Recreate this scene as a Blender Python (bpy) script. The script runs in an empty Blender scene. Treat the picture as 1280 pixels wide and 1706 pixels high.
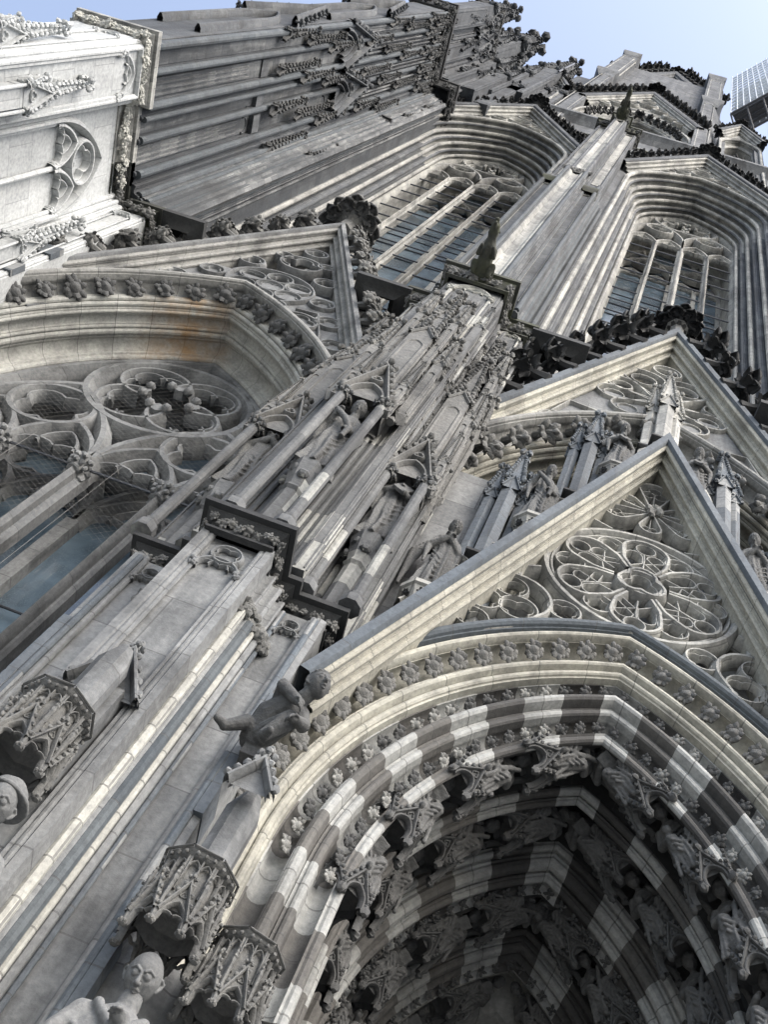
import bpy, bmesh, math, random
from math import sin, cos, pi, sqrt, acos, atan2, radians, floor
from mathutils import Matrix, Vector, noise
S = bpy.context.scene
COL = S.collection
RND = random.Random(11)

# ---------------------------------------------------------------- camera
CAM_R = ((0.93431256, -0.22787953, 0.27410029), (0.32807336, 0.85042894, -0.4112645), (-0.13938405, 0.47417459, 0.86932764))
cam = bpy.data.objects.new('camera', bpy.data.cameras.new('camera'))
COL.objects.link(cam)
r_, d_, f_ = (Vector(v).normalized() for v in CAM_R)
f_ = r_.cross(d_).normalized(); d_ = f_.cross(r_).normalized()
up_ = -d_; bk_ = -f_
cam.matrix_world = Matrix(((r_.x, up_.x, bk_.x, 0), (r_.y, up_.y, bk_.y, 0), (r_.z, up_.z, bk_.z, 0), (0, 0, 0, 1)))
cam.data.sensor_fit = 'VERTICAL'; cam.data.sensor_height = 24.0
cam.data.lens = 24.0 * 1868 / 1706
cam.data.clip_start = 0.1; cam.data.clip_end = 2000
S.camera = cam
# ---------------------------------------------------------------- world, sun, exposure
SUN_EL, SUN_AZ = radians(42), radians(140)       # veiled sun high to the right behind the viewer
W = bpy.data.worlds.new('World'); S.world = W; W.use_nodes = True
wn = W.node_tree.nodes; bg = wn['Background']
sky = wn.new('ShaderNodeTexSky'); sky.sky_type = 'NISHITA'; sky.sun_disc = False
sky.sun_elevation = SUN_EL; sky.sun_rotation = SUN_AZ; sky.air_density = 1.0; sky.dust_density = 3.5; sky.ozone_density = 1.0
hs = wn.new('ShaderNodeHueSaturation'); hs.inputs['Saturation'].default_value = 0.8; W.node_tree.links.new(sky.outputs[0], hs.inputs['Color']); W.node_tree.links.new(hs.outputs[0], bg.inputs[0]); bg.inputs[1].default_value = 0.15
sl = bpy.data.lights.new('sun', 'SUN'); sl.energy = 0.75; sl.angle = radians(40); sl.color = (0.98, 0.99, 1.0)
sun = bpy.data.objects.new('sun', sl); COL.objects.link(sun)
sd = Vector((sin(SUN_AZ) * cos(SUN_EL), cos(SUN_AZ) * cos(SUN_EL), sin(SUN_EL)))
sun.rotation_euler = sd.to_track_quat('Z', 'Y').to_euler()
S.view_settings.view_transform = 'Standard'; S.view_settings.look = 'None'; S.view_settings.gamma = 1.0
S.view_settings.exposure = 1.55

# ---------------------------------------------------------------- materials
MATS = {}
def _n(nt, t, **kw):
    n = nt.nodes.new(t)
    for k, v in kw.items(): setattr(n, k, v)
    return n
def stone(name, c1, c2, dark, dirt=0.5, streak=1.0, joints=True, bw=0.95, bh=0.42, light=None, stripe=None, bump=0.35, fine=14.0, rough=0.85, moss=0.0, mortar=0.6, stain=None, crust=0.0):
    c1, c2, light = [tuple(v * t * 0.86 for v, t in zip(c, (0.965, 1.0, 1.035))) if c else None for c in (c1, c2, light)]
    m = bpy.data.materials.new(name); m.use_nodes = True; nt = m.node_tree; L = nt.links.new
    b = nt.nodes['Principled BSDF']; b.inputs['Roughness'].default_value = rough
    tc = _n(nt, 'ShaderNodeTexCoord')
    def mixc(f, a, c, mode='MIX'):
        x = _n(nt, 'ShaderNodeMix', data_type='RGBA', blend_type=mode)
        for s, v in ((x.inputs[0], f), (x.inputs[6], a), (x.inputs[7], c)):
            if hasattr(v, 'is_output'): L(v, s)
            elif isinstance(v, tuple): s.default_value = (*v, 1)
            else: s.default_value = v
        return x.outputs[2]
    def math_(op, a, c=0.0):
        x = _n(nt, 'ShaderNodeMath', operation=op)
        for s, v in ((x.inputs[0], a), (x.inputs[1], c)):
            if hasattr(v, 'is_output'): L(v, s)
            else: s.default_value = v
        return x.outputs[0]
    def ns(scale, det, vec_scale=(1, 1, 1), src='Object'):
        mp = _n(nt, 'ShaderNodeMapping'); mp.inputs['Scale'].default_value = vec_scale; L(tc.outputs[src], mp.inputs[0])
        x = _n(nt, 'ShaderNodeTexNoise'); x.inputs['Scale'].default_value = scale; x.inputs['Detail'].default_value = det
        x.inputs['Roughness'].default_value = 0.65; L(mp.outputs[0], x.inputs['Vector']); return x.outputs[0]
    def ramp(v, a, c):
        x = _n(nt, 'ShaderNodeMapRange'); x.inputs[1].default_value = a; x.inputs[2].default_value = c; L(v, x.inputs[0]); return x.outputs[0]
    big = ns(0.6, 4)
    if joints:
        br = _n(nt, 'ShaderNodeTexBrick'); br.inputs['Scale'].default_value = 1.0; br.offset = 0.5
        br.inputs['Brick Width'].default_value = bw; br.inputs['Row Height'].default_value = bh
        br.inputs['Mortar Size'].default_value = 0.010; br.inputs['Mortar Smooth'].default_value = 0.3
        br.inputs['Color1'].default_value = (0, 0, 0, 1); br.inputs['Color2'].default_value = (1, 1, 1, 1); br.inputs['Mortar'].default_value = (0.5, 0.5, 0.5, 1)
        L(tc.outputs['UV'], br.inputs['Vector'])
        rnd = br.outputs['Color']
        rs = _n(nt, 'ShaderNodeSeparateColor'); L(rnd, rs.inputs[0])
        var = math_('ADD', math_('MULTIPLY', rs.outputs[0], 0.6), math_('MULTIPLY', big, 0.5))
        base = mixc(ramp(var, 0.15, 0.95), c1, c2)
        if light: base = mixc(math_('GREATER_THAN', rs.outputs[0], 0.9), base, light)
    else:
        base = mixc(ramp(big, 0.3, 0.7), c1, c2)
    if stripe:
        su = _n(nt, 'ShaderNodeSeparateXYZ'); L(tc.outputs['UV'], su.inputs[0])
        k = math_('FLOOR', math_('DIVIDE', su.outputs[0], stripe[0]))
        wn_ = _n(nt, 'ShaderNodeTexWhiteNoise', noise_dimensions='1D'); L(k, wn_.inputs['W'])
        odd = math_('MODULO', math_('ABSOLUTE', k), 2.0)
        on = math_('GREATER_THAN', math_('ADD', odd, math_('MULTIPLY', wn_.outputs[0], 0.45)), 0.9)
        dk = mixc(wn_.outputs[0], stripe[1], stripe[2])
        base = mixc(on, base, dk)
    st = ns(1.0, 6, (1.7, 1.7, 0.13))
    s2 = math_('MULTIPLY', ramp(st, 0.44, 0.7), streak)
    pt = ns(2.3, 6)
    dd = math_('ADD', s2, math_('MULTIPLY', ramp(pt, 0.5, 0.75), 0.6))
    base = mixc(math_('MINIMUM', math_('MULTIPLY', dd, dirt), 0.92), base, dark)
    if crust:
        cr = math_('MULTIPLY', ramp(math_('ADD', math_('MULTIPLY', ns(0.75, 8), 0.6), math_('MULTIPLY', ns(1.0, 5, (2.6, 2.6, 0.3)), 0.4)), 0.50, 0.60), crust); base = mixc(cr, base, (0.028, 0.029, 0.03))
    fn = ns(fine, 6)
    gr = ramp(ns(0.9, 7), 0.52, 0.72); base = mixc(math_('MULTIPLY', gr, dirt * 0.55), base, dark)
    base = mixc(0.55, base, mixc(ramp(fn, 0.3, 0.7), (0.45, 0.45, 0.46), (1.25, 1.24, 1.2)), 'MULTIPLY')
    if moss: base = mixc(math_('MULTIPLY', ramp(ns(1.7, 5), 0.45, 0.62), moss), base, (0.05, 0.055, 0.03))
    if joints: base = mixc(math_('MULTIPLY', br.outputs['Fac'], mortar), base, (0.06, 0.06, 0.06))
    if stain:
        so = _n(nt, 'ShaderNodeSeparateXYZ'); L(tc.outputs['Object'], so.inputs[0]); dx_ = math_('ABSOLUTE', math_('SUBTRACT', so.outputs[0], stain[0]))
        k = math_('MULTIPLY', ramp(math_('ADD', dx_, math_('MULTIPLY', ns(1.6, 5), 0.9)), stain[1] + 0.75, 0.3), ramp(ns(3.0, 5), 0.3, 0.6)); base = mixc(math_('MULTIPLY', k, 0.8), base, stain[2])
    L(base, b.inputs['Base Color'])
    bp = _n(nt, 'ShaderNodeBump'); bp.inputs['Strength'].default_value = bump; bp.inputs['Distance'].default_value = 0.03
    h = math_('ADD', fn, math_('MULTIPLY', pt, 1.2))
    if joints: h = math_('SUBTRACT', h, math_('MULTIPLY', br.outputs['Fac'], 0.8))
    L(h, bp.inputs['Height']); L(bp.outputs[0], b.inputs['Normal'])
    MATS[name] = m; return m
GREY = stone('grey_sandstone', (0.185, 0.187, 0.186), (0.33, 0.328, 0.315), (0.06, 0.064, 0.068), dirt=0.65, bw=2.3, bh=0.88, crust=0.60)
GREYD = stone('sooted_sandstone', (0.10, 0.102, 0.103), (0.24, 0.238, 0.228), (0.035, 0.037, 0.04), dirt=0.7, bw=2.0, bh=0.8, light=(0.42, 0.41, 0.37), crust=0.65)
CREAM = stone('cream_limestone', (0.40, 0.385, 0.34), (0.55, 0.535, 0.48), (0.13, 0.125, 0.115), dirt=0.38, light=(0.66, 0.62, 0.53), crust=0.45)
PALE = stone('new_white_stone', (0.47, 0.475, 0.465), (0.62, 0.62, 0.60), (0.26, 0.26, 0.25), dirt=0.18, bw=1.1, bh=0.8, mortar=0.35, bump=0.15, crust=0.14)
BLUE = stone('blue_grey_stone', (0.10, 0.118, 0.137), (0.17, 0.185, 0.197), (0.05, 0.055, 0.062), dirt=0.45, light=(0.32, 0.32, 0.31), bw=1.5, crust=0.40)
UPPER = stone('weathered_tower_stone', (0.09, 0.097, 0.106), (0.20, 0.203, 0.20), (0.045, 0.05, 0.058), dirt=0.85, streak=1.1, bw=0.7, bh=0.5, crust=0.70)
DARKUP = stone('sooty_tower_stone', (0.045, 0.052, 0.06), (0.12, 0.125, 0.128), (0.022, 0.026, 0.032), dirt=0.85, streak=1.2, bw=0.8, bh=0.55, crust=0.60)
STREAK = stone('streaked_panel_stone', (0.075, 0.08, 0.086), (0.31, 0.307, 0.292), (0.035, 0.04, 0.045), dirt=0.95, streak=1.6, bw=0.7, bh=0.5, crust=0.60)
SHAFT = stone('blue_shaft_stone', (0.06, 0.072, 0.083), (0.135, 0.147, 0.152), (0.025, 0.03, 0.035), dirt=0.5, streak=0.8, bw=9, bh=0.9, crust=0.50)
UPALE = stone('washed_tower_stone', (0.36, 0.35, 0.32), (0.62, 0.595, 0.53), (0.07, 0.073, 0.077), dirt=0.7, streak=1.0, bw=0.9, bh=0.6, crust=0.50)
BLACK = stone('black_crusted_stone', (0.018, 0.019, 0.02), (0.045, 0.046, 0.044), (0.008, 0.008, 0.009), dirt=0.5, joints=False, rough=0.8)
MOSSY = stone('mossy_black_stone', (0.035, 0.037, 0.03), (0.07, 0.07, 0.055), (0.012, 0.013, 0.012), dirt=0.5, joints=False, moss=0.9)
CARVE = stone('carved_grey_stone', (0.13, 0.128, 0.12), (0.25, 0.24, 0.22), (0.035, 0.035, 0.036), dirt=0.7, streak=0.4, joints=False, bump=0.6, crust=0.40)
LCARVE = stone('pale_carved_stone', (0.52, 0.50, 0.44), (0.68, 0.66, 0.59), (0.20, 0.19, 0.18), dirt=0.4, streak=0.3, joints=False, bump=0.5)
DCARVE = stone('dark_carved_stone', (0.065, 0.066, 0.065), (0.14, 0.137, 0.13), (0.02, 0.02, 0.021), dirt=0.6, streak=0.4, joints=False, bump=0.6)
FIG = stone('statue_stone', (0.13, 0.13, 0.125), (0.25, 0.245, 0.23), (0.035, 0.035, 0.036), dirt=0.75, streak=0.8, joints=False, bump=0.8, fine=26, crust=0.50)
FIELDSHADE = stone('shaded_sooty_backing_stone', (0.05, 0.05, 0.05), (0.115, 0.113, 0.108), (0.02, 0.02, 0.02), dirt=0.6, bw=1.1, bh=0.6)  # dirty stone darkened in colour so the openings behind gable tracery look shaded
FIGS = stone('smooth_statue_stone', (0.16, 0.16, 0.155), (0.25, 0.247, 0.238), (0.06, 0.06, 0.06), dirt=0.5, streak=0.6, joints=False, bump=0.3, fine=30)
DFIG = stone('dark_statue_stone', (0.075, 0.075, 0.072), (0.20, 0.195, 0.185), (0.02, 0.02, 0.02), dirt=0.7, streak=0.5, joints=False, bump=0.5, fine=22)
STRIPE = stone('striped_voussoir_stone', (0.36, 0.357, 0.335), (0.52, 0.512, 0.48), (0.10, 0.10, 0.098), dirt=0.55, streak=0.3, bw=0.62, bh=9.0, stripe=(0.62, (0.03, 0.03, 0.03), (0.13, 0.126, 0.118)), crust=0.30)
ARCHC = stone('cream_voussoir_stone', (0.40, 0.375, 0.31), (0.60, 0.57, 0.48), (0.10, 0.098, 0.09), dirt=0.6, streak=0.3, bw=0.8, bh=9.0, crust=0.35)
ARCHS = stone('stained_voussoir_stone', (0.40, 0.39, 0.35), (0.58, 0.565, 0.51), (0.10, 0.098, 0.092), dirt=0.55, streak=0.3, bw=0.8, bh=9.0, stain=(-8.35, 0.75, (0.30, 0.17, 0.06)), crust=0.35)
ARCHG = stone('grey_voussoir_stone', (0.27, 0.265, 0.245), (0.42, 0.405, 0.37), (0.085, 0.085, 0.085), dirt=0.45, streak=0.4, bw=0.9, bh=9.0, crust=0.60)
ARCHB = stone('blue_voussoir_stone', (0.075, 0.09, 0.105), (0.13, 0.145, 0.155), (0.035, 0.04, 0.045), dirt=0.4, streak=0.3, bw=1.1, bh=9.0)
ARCHSHADE = stone('shaded_hollow_stone', (0.028, 0.028, 0.027), (0.07, 0.068, 0.064), (0.02, 0.02, 0.02), dirt=0.5, streak=0.3, bw=0.74, bh=9.0)  # near-black colour paints the deep shade of the figure hollows into the stone
def plain(name, col, rough=0.5, metal=0.0, spec=0.5):
    m = bpy.data.materials.new(name); m.use_nodes = True; nt = m.node_tree; b = nt.nodes['Principled BSDF']
    tc = _n(nt, 'ShaderNodeTexCoord'); nz = _n(nt, 'ShaderNodeTexNoise'); nz.inputs['Scale'].default_value = 6; nz.inputs['Detail'].default_value = 5
    nt.links.new(tc.outputs['Object'], nz.inputs['Vector'])
    mr = _n(nt, 'ShaderNodeMix', data_type='RGBA'); mr.inputs[6].default_value = (*[c * 0.75 for c in col], 1); mr.inputs[7].default_value = (*[min(1, c * 1.25) for c in col], 1)
    nt.links.new(nz.outputs[0], mr.inputs[0]); nt.links.new(mr.outputs[2], b.inputs['Base Color'])
    b.inputs['Roughness'].default_value = rough; b.inputs['Metallic'].default_value = metal
    MATS[name] = m; return m
IRON = plain('dark_iron', (0.05, 0.055, 0.065), 0.5, 0.3)
STEEL = plain('galvanised_steel', (0.66, 0.70, 0.74), 0.5, 0.0)
DECK = plain('scaffold_deck', (0.08, 0.08, 0.085), 0.7)
NETM = plain('bird_net_cord', (0.22, 0.22, 0.21), 0.7)
def glassmat():
    m = bpy.data.materials.new('leaded_glass'); m.use_nodes = True; nt = m.node_tree; L = nt.links.new; b = nt.nodes['Principled BSDF']
    tc = _n(nt, 'ShaderNodeTexCoord')
    v = _n(nt, 'ShaderNodeTexVoronoi', feature='DISTANCE_TO_EDGE'); v.inputs['Scale'].default_value = 9.0; dn = _n(nt, 'ShaderNodeTexNoise'); dn.inputs['Scale'].default_value = 3.0; dn.inputs['Detail'].default_value = 4; L(tc.outputs['Object'], dn.inputs['Vector']); va = _n(nt, 'ShaderNodeVectorMath', operation='ADD'); L(tc.outputs['Object'], va.inputs[0]); L(dn.outputs['Color'], va.inputs[1]); L(va.outputs[0], v.inputs['Vector'])
    v2 = _n(nt, 'ShaderNodeTexVoronoi'); v2.inputs['Scale'].default_value = 5.5; L(tc.outputs['Object'], v2.inputs['Vector'])
    nz = _n(nt, 'ShaderNodeTexNoise'); nz.inputs['Scale'].default_value = 0.9; nz.inputs['Detail'].default_value = 6; L(tc.outputs['Object'], nz.inputs['Vector'])
    mr = _n(nt, 'ShaderNodeMapRange'); mr.inputs[1].default_value = 0.35; mr.inputs[2].default_value = 0.7; L(nz.outputs[0], mr.inputs[0])
    c = _n(nt, 'ShaderNodeMix', data_type='RGBA'); c.inputs[6].default_value = (0.05, 0.07, 0.09, 1); c.inputs[7].default_value = (0.17, 0.235, 0.29, 1); L(mr.outputs[0], c.inputs[0])
    lt = _n(nt, 'ShaderNodeMath', operation='LESS_THAN'); lt.inputs[1].default_value = 0.02; L(v.outputs['Distance'], lt.inputs[0])
    c2 = _n(nt, 'ShaderNodeMix', data_type='RGBA'); c2.inputs[7].default_value = (0.13, 0.17, 0.19, 1); L(lt.outputs[0], c2.inputs[0]); L(c.outputs[2], c2.inputs[6])
    L(c2.outputs[2], b.inputs['Base Color']); b.inputs['Roughness'].default_value = 0.14; b.inputs['Specular IOR Level'].default_value = 1.0
    bp = _n(nt, 'ShaderNodeBump'); bp.inputs['Strength'].default_value = 0.5; bp.inputs['Distance'].default_value = 0.02
    L(v2.outputs['Color'], bp.inputs['Height']); L(bp.outputs[0], b.inputs['Normal'])
    return m
GLASS = glassmat()

# ---------------------------------------------------------------- mesh builder
class MB:
    def __init__(s, M=None):
        s.v = []; s.f = []; s.uv = []; s.M = M or Matrix.Identity(4)
    def pts(s, P):
        b = len(s.v); M = s.M; s.v += [M @ Vector(p) for p in P]; return b
    def face(s, idx, uv=None): s.f.append(tuple(idx)); s.uv.append(uv)
    def grid(s, rows, cu=False, cv=False, u=None, vv=None):
        n = len(rows); m = len(rows[0]); b = s.pts([p for r in rows for p in r])
        for i in range(n - (0 if cv else 1)):
            for j in range(m - (0 if cu else 1)):
                i2 = (i + 1) % n; j2 = (j + 1) % m
                uv = None
                if u is not None:
                    a = vv[i] if vv else 0.2; c = vv[i + 1] if vv else 0.25
                    ua = u[j]; ub = u[j + 1] if j + 1 < len(u) else u[j] + 0.1
                    uv = ((ua, a), (ub, a), (ub, c), (ua, c))
                s.face((b + i * m + j, b + i * m + j2, b + i2 * m + j2, b + i2 * m + j), uv)
    def box(s, x0, x1, y0, y1, z0, z1):
        b = s.pts([(x, y, z) for z in (z0, z1) for y in (y0, y1) for x in (x0, x1)])
        for q in ((0, 2, 3, 1), (4, 5, 7, 6), (0, 1, 5, 4), (2, 6, 7, 3), (0, 4, 6, 2), (1, 3, 7, 5)): s.face([b + i for i in q])
    def prism(s, poly, z0, z1, closed=True, cap=True):
        n = len(poly); u = [0.0]
        for i in range(n): u.append(u[-1] + (Vector(poly[(i + 1) % n]) - Vector(poly[i])).length)
        b = s.pts([(x, y, z0) for x, y in poly] + [(x, y, z1) for x, y in poly])
        for i in range(n if closed else n - 1):
            j = (i + 1) % n
            s.face((b + i, b + j, b + n + j, b + n + i), ((u[i], z0), (u[i + 1], z0), (u[i + 1], z1), (u[i], z1)))
        if cap and closed: s.face([b + i for i in range(n)]); s.face([b + n + i for i in range(n)])
    def ngon3(s, pts): 
        b = s.pts(pts); s.face([b + i for i in range(len(pts))])
    def tube(s, P, r, n=8, caps=True):
        P = [Vector(p) for p in P]; rr = r if isinstance(r, (list, tuple)) else [r] * len(P); rows = []; ref = None
        for i, p in enumerate(P):
            t = (P[min(i + 1, len(P) - 1)] - P[max(i - 1, 0)]).normalized()
            if ref is None: ref = Vector((0, 0, 1)) if abs(t.z) < 0.9 else Vector((0, 1, 0))
            a = t.cross(ref).normalized(); ref = a.cross(t).normalized()
            rows.append([p + (a * cos(2 * pi * k / n) + ref * sin(2 * pi * k / n)) * rr[i] for k in range(n)])
        b = len(s.v); s.grid(rows, cu=True)
        if caps:
            s.face([b + k for k in range(n)]); s.face([b + (len(P) - 1) * n + k for k in range(n)])
    def limb(s, P, r, n=10):
        P = [Vector(p) for p in P]; a = (P[0] - P[1]).normalized(); c = (P[-1] - P[-2]).normalized()
        Q = [P[0] + a * r[0] * k for k in (0.97, 0.75, 0.4)] + P + [P[-1] + c * r[-1] * k for k in (0.4, 0.75, 0.97)]
        R = [r[0] * k for k in (0.2, 0.66, 0.92)] + list(r) + [r[-1] * k for k in (0.92, 0.66, 0.2)]
        s.tube(Q, R, n)
    def lathe(s, prof, x, y, n=8, a0=0.0, sx=1.0, sy=1.0):
        s.grid([[(x + r * sx * cos(a0 + 2 * pi * k / n), y + r * sy * sin(a0 + 2 * pi * k / n), z) for k in range(n)] for r, z in prof], cu=True)
        b = len(s.v) - n * len(prof)
        s.face([b + k for k in range(n)]); s.face([b + n * (len(prof) - 1) + k for k in range(n)])
    def ball(s, c, r, n=8, m=6, jit=0.0, rnd=None, M=None):
        rx, ry, rz = r if isinstance(r, (tuple, list)) else (r, r, r); rows = []
        for i in range(m + 1):
            t = pi * min(max(i / m, 0.03), 0.97); row = []
            for k in range(n):
                q = 1 + (rnd.uniform(-jit, jit) if jit else 0)
                p = Vector((rx * sin(t) * cos(2 * pi * k / n) * q, ry * sin(t) * sin(2 * pi * k / n) * q, rz * cos(t) * q))
                if M: p = M @ p
                row.append((c[0] + p.x, c[1] + p.y, c[2] + p.z))
            rows.append(row)
        b = len(s.v); s.grid(rows, cu=True); s.face([b + k for k in range(n)]); s.face([b + m * n + k for k in range(n)])
    # bar of tracery: 2D path (x, z) at depth y, chamfered section
    def bar(s, P, w, y0, d, closed=False, nose=0.3):
        P = [p for i, p in enumerate(P) if i == 0 or (Vector(p) - Vector(P[i - 1])).length > 1e-5]
        if closed and (Vector(P[0]) - Vector(P[-1])).length < 1e-5: P = P[:-1]
        A = offs(P, 1.0, closed); prof = ((-w, d), (-w, d * 0.45), (-w * nose, 0), (w * nose, 0), (w, d * 0.45), (w, d))
        rows = [[(p[0] + (a[0] - p[0]) * o, y0 + q, p[1] + (a[1] - p[1]) * o) for p, a in zip(P, A)] for o, q in prof]
        s.grid(rows, cu=closed)
    def hsweep(s, poly, prof, closed=False):
        u = [0.0]
        for i in range(len(poly)): u.append(u[-1] + (Vector(poly[(i + 1) % len(poly)]) - Vector(poly[i])).length)
        A = offs(poly, 1.0, closed)
        rows = [[(p[0] + (a[0] - p[0]) * o, p[1] + (a[1] - p[1]) * o, z) for p, a in zip(poly, A)] for o, z in prof]
        s.grid(rows, cu=closed, cv=False)
    def copy_in(s, src, M):
        b = len(s.v); T = s.M @ M; s.v += [T @ Vector(v) for v in src[0]]
        for f in src[1]: s.face([b + i for i in f])
    def data(s): return ([tuple(v) for v in s.v], list(s.f))
    def mesh(s, name, mat, smooth=35):
        me = bpy.data.meshes.new(name); me.from_pydata([tuple(v) for v in s.v], [], s.f)
        bm = bmesh.new(); bm.from_mesh(me); bmesh.ops.recalc_face_normals(bm, faces=bm.faces)
        uvl = bm.loops.layers.uv.new('UVMap')
        for f, uv, idx in zip(bm.faces, s.uv, s.f):
            if uv is not None:
                mp = dict(zip(idx, uv))
                for l in f.loops: l[uvl].uv = mp[l.vert.index]
            else:
                n = f.normal
                for l in f.loops:
                    c = l.vert.co
                    l[uvl].uv = (c.x, c.y) if abs(n.z) > 0.75 else ((c.y, c.z) if abs(n.x) > abs(n.y) else (c.x, c.z))
        bm.to_mesh(me); bm.free()
        me.shade_smooth(); me.set_sharp_from_angle(angle=radians(smooth)); me.materials.append(mat); return me
def offs(P, d, closed=False):
    n = len(P); out = []
    for i in range(n):
        p = Vector(P[i][:2]); a = Vector(P[(i - 1) % n][:2]); c = Vector(P[(i + 1) % n][:2])
        if not closed and i == 0: t1 = t2 = (c - p)
        elif not closed and i == n - 1: t1 = t2 = (p - a)
        else: t1 = p - a; t2 = c - p
        t1 = t1.normalized() if t1.length > 1e-9 else Vector((1, 0)); t2 = t2.normalized() if t2.length > 1e-9 else t1
        n1 = Vector((t1.y, -t1.x)); n2 = Vector((t2.y, -t2.x)); h = n1 + n2
        h = h.normalized() if h.length > 1e-6 else n1
        out.append(tuple(p + h * (d / max(0.35, h.dot(n1)))))
    return out
def arc(cx, cz, r, a0, a1, n=12): return [(cx + r * cos(radians(a0 + (a1 - a0) * i / n)), cz + r * sin(radians(a0 + (a1 - a0) * i / n))) for i in range(n + 1)]
def circ(cx, cz, r, n=32): return [(cx + r * cos(2 * pi * i / n), cz + r * sin(2 * pi * i / n)) for i in range(n)]
def pointed(ax, zs, a, h, zb=None, n=10):
    """pointed arch outline from left foot to right foot: half-width a, rise h, spring zs"""
    R = (a * a + h * h) / (2 * a); cx = R - a; th = acos(max(-1, min(1, cx / R)))
    L = [(ax + cx - R * cos(th * i / n), zs + R * sin(th * i / n)) for i in range(n + 1)]
    P = L + [(2 * ax - x, z) for x, z in reversed(L[:-1])]
    if zb is not None: P = [(ax - a, zb)] + P + [(ax + a, zb)]
    return P
def foil(cx, cz, r, n, rot=90, k=0.52, m=7):
    """closed n-foil inscribed in a circle of radius r"""
    if n == 3: k = 0.43
    d = r * k; rf = r - d; P = []
    half = min(150, 180 / n + 62) if n > 2 else 150
    for j in range(n):
        a = rot + 360 * j / n; ox = cx + d * cos(radians(a)); oz = cz + d * sin(radians(a))
        lim = half
        # meet of neighbouring foils: stop where the foil circle crosses the bisector
        s_ = d * sin(pi / n) / rf
        lim = 180 / n + math.degrees(math.asin(min(1, s_))) if s_ < 1 else 90 + 180 / n
        P += [(ox + rf * cos(radians(a - lim + 2 * lim * i / m)), oz + rf * sin(radians(a - lim + 2 * lim * i / m))) for i in range(m + 1)]
    return P
def mold(p0, p1, pat, sg=1.0, n=5, k=0.5, kh=0.42):
    """polyline from p0 to p1 carrying rolls (r), hollows (h) and fillets (f)"""
    wd = {'r': 1.0, 'h': 1.3, 'f': 0.3, 'R': 1.8, 'H': 2.4, 's': 0.12}
    tot = sum(wd[c] for c in pat); a = Vector(p0); d = Vector(p1) - a; nn = Vector((d.y, -d.x)) * (sg / d.length); P = [tuple(a)]; t = 0.0
    for c in pat:
        w = wd[c] / tot; hgt = {'r': k, 'R': k, 'h': -kh, 'H': -kh * 0.85}.get(c, 0.0) * w * d.length
        if hgt:
            for i in range(1, n + 1): P.append(tuple(a + d * (t + w * (0.5 - 0.5 * cos(pi * i / n))) + nn * hgt * sin(pi * i / n)))
        else: P.append(tuple(a + d * (t + w)))
        t += w
    return P
def arch_rows(ax, cx, cz, prof, zb, n=22):
    rows = []
    for R, y in prof:
        th = acos(min(1, cx / R)); L = [(ax + cx - R, zb)] + [(ax + cx - R * cos(th * i / n), cz + R * sin(th * i / n)) for i in range(n + 1)]
        rows.append([(x, y, z) for x, z in L] + [(2 * ax - x, y, z) for x, z in reversed(L[:-1])])
    R = max(p[0] for p in prof); th = acos(min(1, cx / R)); u = [0.0, cz - zb] + [cz - zb + R * th * i / n for i in range(1, n + 1)]
    e = u[-1]; u = u + [2 * e - q for q in reversed(u[:-1])]
    return rows, u
def arch(mb, ax, cx, cz, prof, zb, n=22):
    rows, u = arch_rows(ax, cx, cz, prof, zb, n); k = len(rows); mb.grid(rows, u=u, vv=[0.1 + 0.2 * i / k for i in range(k)])
def arch_pt(ax, cx, cz, R, t, side):
    """point and outward direction on an arch; t = 0 spring .. 1 apex, side -1 left, +1 right"""
    th = acos(min(1, cx / R)) * t; x = cx - R * cos(th); z = cz + R * sin(th); nx, nz = -cos(th), sin(th)
    return (ax + (x if side < 0 else -x), z), (nx if side < 0 else -nx, nz)

# ---------------------------------------------------------------- scene graph
def thing(name, label, cat, loc=(0, 0, 0), group=None):
    o = bpy.data.objects.new(name, None); COL.objects.link(o); o.location = loc; o['label'] = label; o['category'] = cat
    o.empty_display_size = 0.2
    if group: o['group'] = group
    return o
def link(name, me, parent=None, M=None):
    o = bpy.data.objects.new(name, me); COL.objects.link(o)
    if parent: o.parent = parent
    if M is not None: o.matrix_basis = M
    return o
def tag(o, label, cat, group=None):
    o['label'] = label; o['category'] = cat
    if group: o['group'] = group
    return o
def part(name, mb, mat, parent, smooth=35): return link(name, mb.mesh(name, mat, smooth), parent)
def remesh(mb, name, mat, voxel, sm=3, disp=0.0, freq=9.0):
    me = mb.mesh(name, mat); o = bpy.data.objects.new('tmp', me); COL.objects.link(o)
    r = o.modifiers.new('r', 'REMESH'); r.mode = 'VOXEL'; r.voxel_size = voxel; r.use_smooth_shade = True
    if sm: s = o.modifiers.new('s', 'SMOOTH'); s.iterations = sm; s.factor = 0.5
    dg = bpy.context.evaluated_depsgraph_get(); out = bpy.data.meshes.new_from_object(o.evaluated_get(dg)); out.name = name
    bpy.data.objects.remove(o); bpy.data.meshes.remove(me)
    if disp:
        import numpy as np
        k = len(out.vertices); co = np.empty(k * 3); no = np.empty(k * 3); out.vertices.foreach_get('co', co); out.vertex_normals.foreach_get('vector', no)
        co = co.reshape(-1, 3); a = np.array([noise.noise(Vector(c) * freq) for c in co]); co = co + no.reshape(-1, 3) * (a * disp)[:, None]
        out.vertices.foreach_set('co', co.ravel()); out.update()
    if not out.materials: out.materials.append(mat)
    out.shade_smooth(); return out
FACE_X = lambda X, Y=0.0, Z=0.0: Matrix.Translation((X, Y, Z)) @ Matrix.Rotation(pi / 2, 4, 'Z')   # local x runs along +Y, local -y looks to +X
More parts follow.
